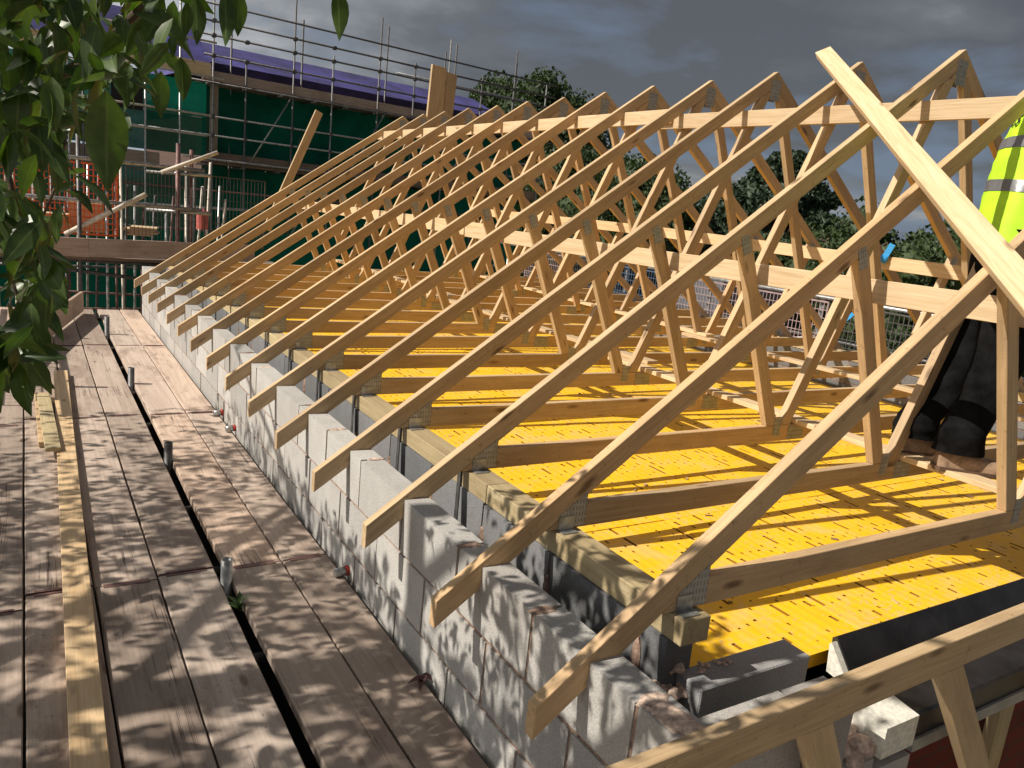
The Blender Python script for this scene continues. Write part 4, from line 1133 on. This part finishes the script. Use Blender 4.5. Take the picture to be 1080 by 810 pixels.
zf = CT + .028
aR = Vector((2.345, .375, zf + .085)); aL = Vector((2.40, .60, zf + .085))
hip = Vector((2.70, .53, 1.235)); hR = hip + S * .09; hL = hip - S * .09
kR = (hR + aR) * .5 + F * .055; kL = (hL + aL) * .5 + F * .045
wst = Vector((2.735, .545, 1.42)); ch1 = Vector((2.80, .55, 1.68)); ch2 = Vector((2.87, .54, 1.90)); nk = Vector((2.93, .51, 2.05)); hd = Vector((2.97, .485, 2.14)); hd2 = Vector((2.99, .475, 2.24))
shR = ch2 + S * .18 + Vector((0, 0, .03)); shL = ch2 - S * .18 + Vector((0, 0, .03))
eR = shR + F * .20 + S * .04 - Vector((0, 0, .20)); wR = eR + F * .22 - S * .04 + Vector((0, 0, .06))
eL = shL + F * .20 - S * .04 - Vector((0, 0, .20)); wL = eL + F * .22 + S * .04 + Vector((0, 0, .06))
pts = [hip, wst, ch1, ch2, nk, hd, hd2, shR, eR, wR, shL, eL, wL, hR, kR, aR, hL, kL, aL]
ed = [(0, 1), (1, 2), (2, 3), (3, 4), (4, 5), (5, 6), (3, 7), (7, 8), (8, 9), (3, 10), (10, 11), (11, 12), (0, 13), (13, 14), (14, 15), (0, 16), (16, 17), (17, 18)]
rad = [.13, .125, .14, .13, .055, .085, .075, .06, .042, .028, .06, .042, .028, .085, .055, .038, .085, .055, .038]
# five fingers each, rooted in the palm
for w_, sd in ((wR, 1), (wL, -1)):
    wi = 9 if sd == 1 else 12
    palm = w_ + F * .075; pi_ = len(pts); pts.append(palm); ed.append((wi, pi_)); rad.append((.038, .018))
    for q, (off, ln) in enumerate(((-.028, .066), (-.009, .075), (.01, .07), (.028, .055))):
        a = palm + F * .03 + S * off; b1_ = a + F * ln * .5 - Vector((0, 0, .012)); b2_ = b1_ + F * ln * .3 - Vector((0, 0, .03))
        for pt, r_ in ((a, .010), (b1_, .009), (b2_, .0075)):
            pts.append(pt); rad.append(r_); ed.append((pi_ if r_ == .010 else len(pts) - 2, len(pts) - 1))
    th0 = w_ + F * .035 - S * .03 * sd; th1 = th0 + F * .04 - S * .02 * sd; pts.append(th1); rad.append(.011); ed.append((wi, len(pts) - 1))
    pts.append(th1 + F * .03 - Vector((0, 0, .012))); rad.append(.0085); ed.append((len(pts) - 2, len(pts) - 1))
person = skin('person', pts, ed, rad, skinm, None, 0, 2)
tag(person, 'worker in yellow hi-vis vest and black trousers standing at the right edge', 'person')
def loft(name, rings, mat, parent, wr=.010, n=28, sub=5):
    """rings: (centre, r along S, r along F); cloth wrinkles added along the way"""
    RR_ = []
    for a_, b_ in zip(rings, rings[1:]):
        for q in range(sub):
            f_ = q / sub; f2 = f_ * f_ * (3 - 2 * f_) * .3 + f_ * .7
            RR_.append((a_[0].lerp(b_[0], f_), a_[1] + (b_[1] - a_[1]) * f2, a_[2] + (b_[2] - a_[2]) * f2))
    RR_.append(rings[-1]); vs_ = []; fs2 = []
    for j, (c_, ra, rb_) in enumerate(RR_):
        for k in range(n):
            t_ = 2 * PI * k / n; p_ = c_ + S * ra * math.cos(t_) + F * rb_ * math.sin(t_)
            w_ = wr * (noise.noise(p_ * 7) + .9 * noise.noise(Vector((p_.x * 5, p_.y * 5, p_.z * 24))) + .4 * math.sin(c_.z * 60 + 3 * math.cos(t_)) * noise.noise(p_ * 3))
            p_ = p_ + (S * math.cos(t_) + F * math.sin(t_)) * w_
            vs_.append(p_)
    for j in range(len(RR_) - 1):
        for k in range(n): fs2.append((j * n + k, j * n + (k + 1) % n, (j + 1) * n + (k + 1) % n, (j + 1) * n + k))
    return mesh_obj(name, vs_, fs2, mat, parent, smooth=True)
Zv = Vector((0, 0, 1))
loft('trousers', [(hip + Zv * .17, .165, .125), (hip + Zv * .05, .180, .135), (hip - Zv * .05, .178, .135), (hip - Zv * .11, .16, .12)], trous, person, .008)
for hh, kk_, aa in ((hR, kR, aR), (hL, kL, aL)):
    loft('trouser_leg', [(hh + Zv * .03, .085, .10), (hh - Zv * .08, .096, .112), ((hh + kk_) / 2, .094, .108), (kk_, .088, .098), ((kk_ + aa) / 2 + F * .005, .083, .092), (aa + Zv * .08, .082, .094), (aa + Zv * .03, .083, .100), (aa - Zv * .008, .080, .102)], trous, person, .009)
skin('shirt', [ch1, ch2, shR, eR, wR - F * .02, shL, eL, wL - F * .02, nk - Vector((0, 0, .04))], [(0, 1), (1, 2), (2, 3), (3, 4), (1, 5), (5, 6), (6, 7), (1, 8)], [.15, .14, .072, .056, .042, .072, .056, .042, .065], shirt, person, 0, 2, .004)
# vest: lofted rings around the torso
vst = []; vf = []; NR = 40
ring = [(Vector((2.70, .535, 1.335)), .188, .152), (Vector((2.712, .54, 1.38)), .188, .154), (Vector((2.735, .545, 1.48)), .182, .150), (Vector((2.760, .55, 1.58)), .184, .152), (Vector((2.79, .55, 1.68)), .190, .157), (Vector((2.825, .545, 1.79)), .198, .157), (Vector((2.855, .54, 1.90)), .205, .150), (Vector((2.88, .53, 1.98)), .19, .125), (Vector((2.905, .52, 2.03)), .12, .09)]
def ring_pt(c, rs, rf, t, off=0.):
    q_ = Vector((math.cos(t), math.sin(t), c.z * 3)); w_ = .016 * noise.noise(q_ * 2.2) + .010 * noise.noise(Vector((math.cos(t) * 3, math.sin(t) * 3, c.z * 16 + t * 2)))
    return c + S * (rs + w_ + off) * math.cos(t) + F * (rf + w_ + off) * math.sin(t) - Vector((0, 0, .22)) * .35 * math.sin(t) * rf
RR = []
for a, b_ in zip(ring, ring[1:]):
    for q in range(4):
        f = q / 4; RR.append((a[0].lerp(b_[0], f), a[1] + (b_[1] - a[1]) * f, a[2] + (b_[2] - a[2]) * f))
RR.append(ring[-1])
for (c, a, b_) in RR:
    for k in range(NR): vst.append(ring_pt(c, a, b_, 2 * PI * k / NR))
for j in range(len(RR) - 1):
    for k in range(NR): vf.append((j * NR + k, j * NR + (k + 1) % NR, (j + 1) * NR + (k + 1) % NR, (j + 1) * NR + k))
vest = mesh_obj('vest', vst, vf, hivis, person, smooth=True)
def at_h(h):
    for a, b_ in zip(ring, ring[1:]):
        if a[0].z <= h <= b_[0].z:
            f = (h - a[0].z) / (b_[0].z - a[0].z); return a[0].lerp(b_[0], f), a[1] + (b_[1] - a[1]) * f, a[2] + (b_[2] - a[2]) * f
    return ring[-1]
for z0, z1 in ((1.555, 1.605), (1.745, 1.795)):
    vs = []; fs = []
    for j, z in enumerate((z0, (z0 + z1) / 2, z1)):
        c, a, b_ = at_h(z)
        for k in range(NR): vs.append(ring_pt(c, a, b_, 2 * PI * k / NR, .003))
    for j in range(2):
        for k in range(NR): fs.append((j * NR + k, j * NR + (k + 1) % NR, (j + 1) * NR + (k + 1) % NR, (j + 1) * NR + k))
    mesh_obj('reflective_band', vs, fs, band, vest, smooth=True)
blackp = plain('black print', (.01, .01, .01), .6)
def vest_text(txt, z, size, t0):
    """lettering wrapped round the back of the vest; t = angle, back is -pi/2"""
    cu = bpy.data.curves.new('lettering', 'FONT'); cu.body = txt; cu.size = size; cu.resolution_u = 3; cu.offset = .0025
    o = bpy.data.objects.new('lettering', cu); COL.objects.link(o)
    dg = bpy.context.evaluated_depsgraph_get(); dg.update()
    me = bpy.data.meshes.new_from_object(o.evaluated_get(dg)); bpy.data.objects.remove(o)
    bm = bmesh.new(); bm.from_mesh(me); bmesh.ops.subdivide_edges(bm, edges=[e for e in bm.edges if e.calc_length() > .01], cuts=2); bmesh.ops.triangulate(bm, faces=bm.faces); bm.to_mesh(me); bm.free()
    for v_ in me.vertices:
        c, a, b_ = at_h(z + v_.co.y); t = t0 + v_.co.x / .165
        v_.co = ring_pt(c, a, b_, t, .004)
    me.materials.append(blackp)
    o = bpy.data.objects.new('lettering', me); COL.objects.link(o); rel(o, vest, Matrix.Identity(4))
vest_text('ITS', 1.845, .075, -2.0)
vest_text('U', 1.925, .075, -1.78)
# boots
def make_boot(a, nm):
    vs = []; fs = []; n_ = 14
    prof = [(-.075, .03, .050, .085), (-.05, .038, .058, .10), (.0, .040, .06, .105), (.05, .040, .055, .085), (.10, .046, .05, .062), (.15, .048, .046, .052), (.19, .042, .040, .045), (.215, .02, .025, .03)]
    base = Vector((a.x, a.y, zf - .012)); D = F
    for (x, w, h0, h) in prof:
        for k in range(n_):
            t = PI * k / (n_ - 1)
            vs.append(base + D * x + S * w * math.cos(t) + Vector((0, 0, .018 + h * max(0, math.sin(t)) ** .7)))
    m_ = len(prof)
    for j in range(m_ - 1):
        for k in range(n_ - 1): fs.append((j * n_ + k, j * n_ + k + 1, (j + 1) * n_ + k + 1, (j + 1) * n_ + k))
    fs.append(tuple(range(n_))); fs.append(tuple(range((m_ - 1) * n_, m_ * n_))[::-1])
    bt = mesh_obj('boot', vs, fs, boot, person, smooth=True)
    vs = []; q = [(-.085, .030), (-.07, .042), (0, .044), (.05, .044), (.10, .051), (.16, .052), (.20, .045), (.228, .018)]
    out = [(x, w) for x, w in q] + [(x, -w) for x, w in q[::-1]]
    for z in (.002, .022):
        for x, w in out: vs.append(base + D * x + S * w + Vector((0, 0, z)))
    n2 = len(out); fs = [tuple(range(n2)), tuple(range(n2, 2 * n2))[::-1]] + [(k, (k + 1) % n2, n2 + (k + 1) % n2, n2 + k) for k in range(n2)]
    mesh_obj('sole', vs, fs, sole, bt)
    lc = MB()
    for k in range(4):
        x = .045 + k * .022; lc.bar(base + D * x + S * .022 + Vector((0, 0, .105 - k * .013)), base + D * (x + .012) - S * .022 + Vector((0, 0, .100 - k * .013)), .003, 5)
    lc.build('laces', deadleaf, bt)
make_boot(aR, 'R'); make_boot(aL, 'L')
# head covering and face (the head itself lies above the frame)
hat = MB(); c = hd2 + Vector((0, 0, .0)); vs = []; fs = []
for j in range(7):
    ph = j / 6 * PI / 2
    for k in range(20):
        t = 2 * PI * k / 20; vs.append(c + S * .10 * math.cos(t) * math.cos(ph) + F * .12 * math.sin(t) * math.cos(ph) + Vector((0, 0, .10 * math.sin(ph))))
for j in range(6):
    for k in range(20): fs.append((j * 20 + k, j * 20 + (k + 1) % 20, (j + 1) * 20 + (k + 1) % 20, (j + 1) * 20 + k))
mesh_obj('hair', vs, fs, hairm, person, smooth=True)

# ------------------------------------------------------------------ sky, sun, camera
w = bpy.data.worlds.new("World"); sc.world = w; w.use_nodes = True
nt = w.node_tree; nt.nodes.clear()
out = nt.nodes.new('ShaderNodeOutputWorld'); bg = nt.nodes.new('ShaderNodeBackground')
sky = nt.nodes.new('ShaderNodeTexSky'); sky.sky_type = 'NISHITA'; sky.sun_disc = False
el = math.asin(SUN.z); az = math.atan2(SUN.x, SUN.y)
sky.sun_elevation = el; sky.sun_rotation = az; sky.dust_density = 1.2
tc = nt.nodes.new('ShaderNodeTexCoord'); sp = nt.nodes.new('ShaderNodeSeparateXYZ'); L(nt, tc.outputs['Generated'], sp.inputs[0])
zc = math_(nt, 'MAXIMUM', sp.outputs[2], .0); zz = math_(nt, 'ADD', zc, .16)
cb = nt.nodes.new('ShaderNodeCombineXYZ'); L(nt, math_(nt, 'DIVIDE', sp.outputs[0], zz), cb.inputs[0]); L(nt, math_(nt, 'DIVIDE', sp.outputs[1], zz), cb.inputs[1])
n1 = noise_(nt, cb.outputs[0], .55, 8, .52, .35); n2 = noise_(nt, cb.outputs[0], 1.7, 7, .55, .2)
# the cloud bank is darker overhead to the right, brighter towards the north-west
lr = math_(nt, 'ADD', math_(nt, 'MULTIPLY', sp.outputs[0], -.50), math_(nt, 'MULTIPLY', sp.outputs[1], .24))
f = math_(nt, 'ADD', math_(nt, 'ADD', math_(nt, 'MULTIPLY', n1, 1.5), math_(nt, 'MULTIPLY', n2, .55)), lr)
f = math_(nt, 'SUBTRACT', f, math_(nt, 'ADD', math_(nt, 'MULTIPLY', zc, .42), .43))
cl = ramp(nt, f, [(.30, (.80, .83, .90)), (.44, (1.15, 1.19, 1.28)), (.56, (2.1, 2.17, 2.28)), (.72, (4.2, 4.3, 4.4))])
bl = ramp(nt, math_(nt, 'ADD', math_(nt, 'MULTIPLY', n2, .7), math_(nt, 'MULTIPLY', zc, .9)), [(.36, (1, 1, 1)), (.5, (0, 0, 0))])
cl = mixc(nt, math_(nt, 'MULTIPLY', bl, .55), cl, (1.5, 2.1, 3.1))
colr = mixc(nt, .93, sky.outputs[0], cl)
# off-frame sky on the sunny side, brightened to add fill light
sky_fill = ramp(nt, sp.outputs[0], [(.0, (1, 1, 1)), (.5, (0, 0, 0))]) if False else ramp(nt, math_(nt, 'MULTIPLY', sp.outputs[0], -1.), [(.05, (1, 1, 1)), (.55, (1.75, 1.64, 1.52))])
colr = mixc(nt, 1., colr, sky_fill, 'MULTIPLY')
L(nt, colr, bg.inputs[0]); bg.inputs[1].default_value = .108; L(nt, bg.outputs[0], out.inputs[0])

sun = bpy.data.lights.new('sun', 'SUN'); sun.energy = 5.0; sun.angle = R(.53); sun.color = (1, .93, .82)
so = bpy.data.objects.new('sun', sun); COL.objects.link(so); so.rotation_euler = (-SUN).to_track_quat('-Z', 'Y').to_euler()
cam = bpy.data.cameras.new('camera'); co = bpy.data.objects.new('camera', cam); COL.objects.link(co)
cam.sensor_fit = 'HORIZONTAL'; cam.sensor_width = 36; cam.lens = 36 * FPX / 1080; cam.clip_start = .05; cam.clip_end = 3000
MC = Matrix((R2, U2, -FW)).transposed().to_4x4(); MC.translation = CAM; co.matrix_world = MC
sc.camera = co
sc.view_settings.view_transform = 'Standard'; sc.view_settings.look = 'None'; sc.view_settings.exposure = .20; sc.view_settings.gamma = 1
sc.render.resolution_x = 1024; sc.render.resolution_y = 768
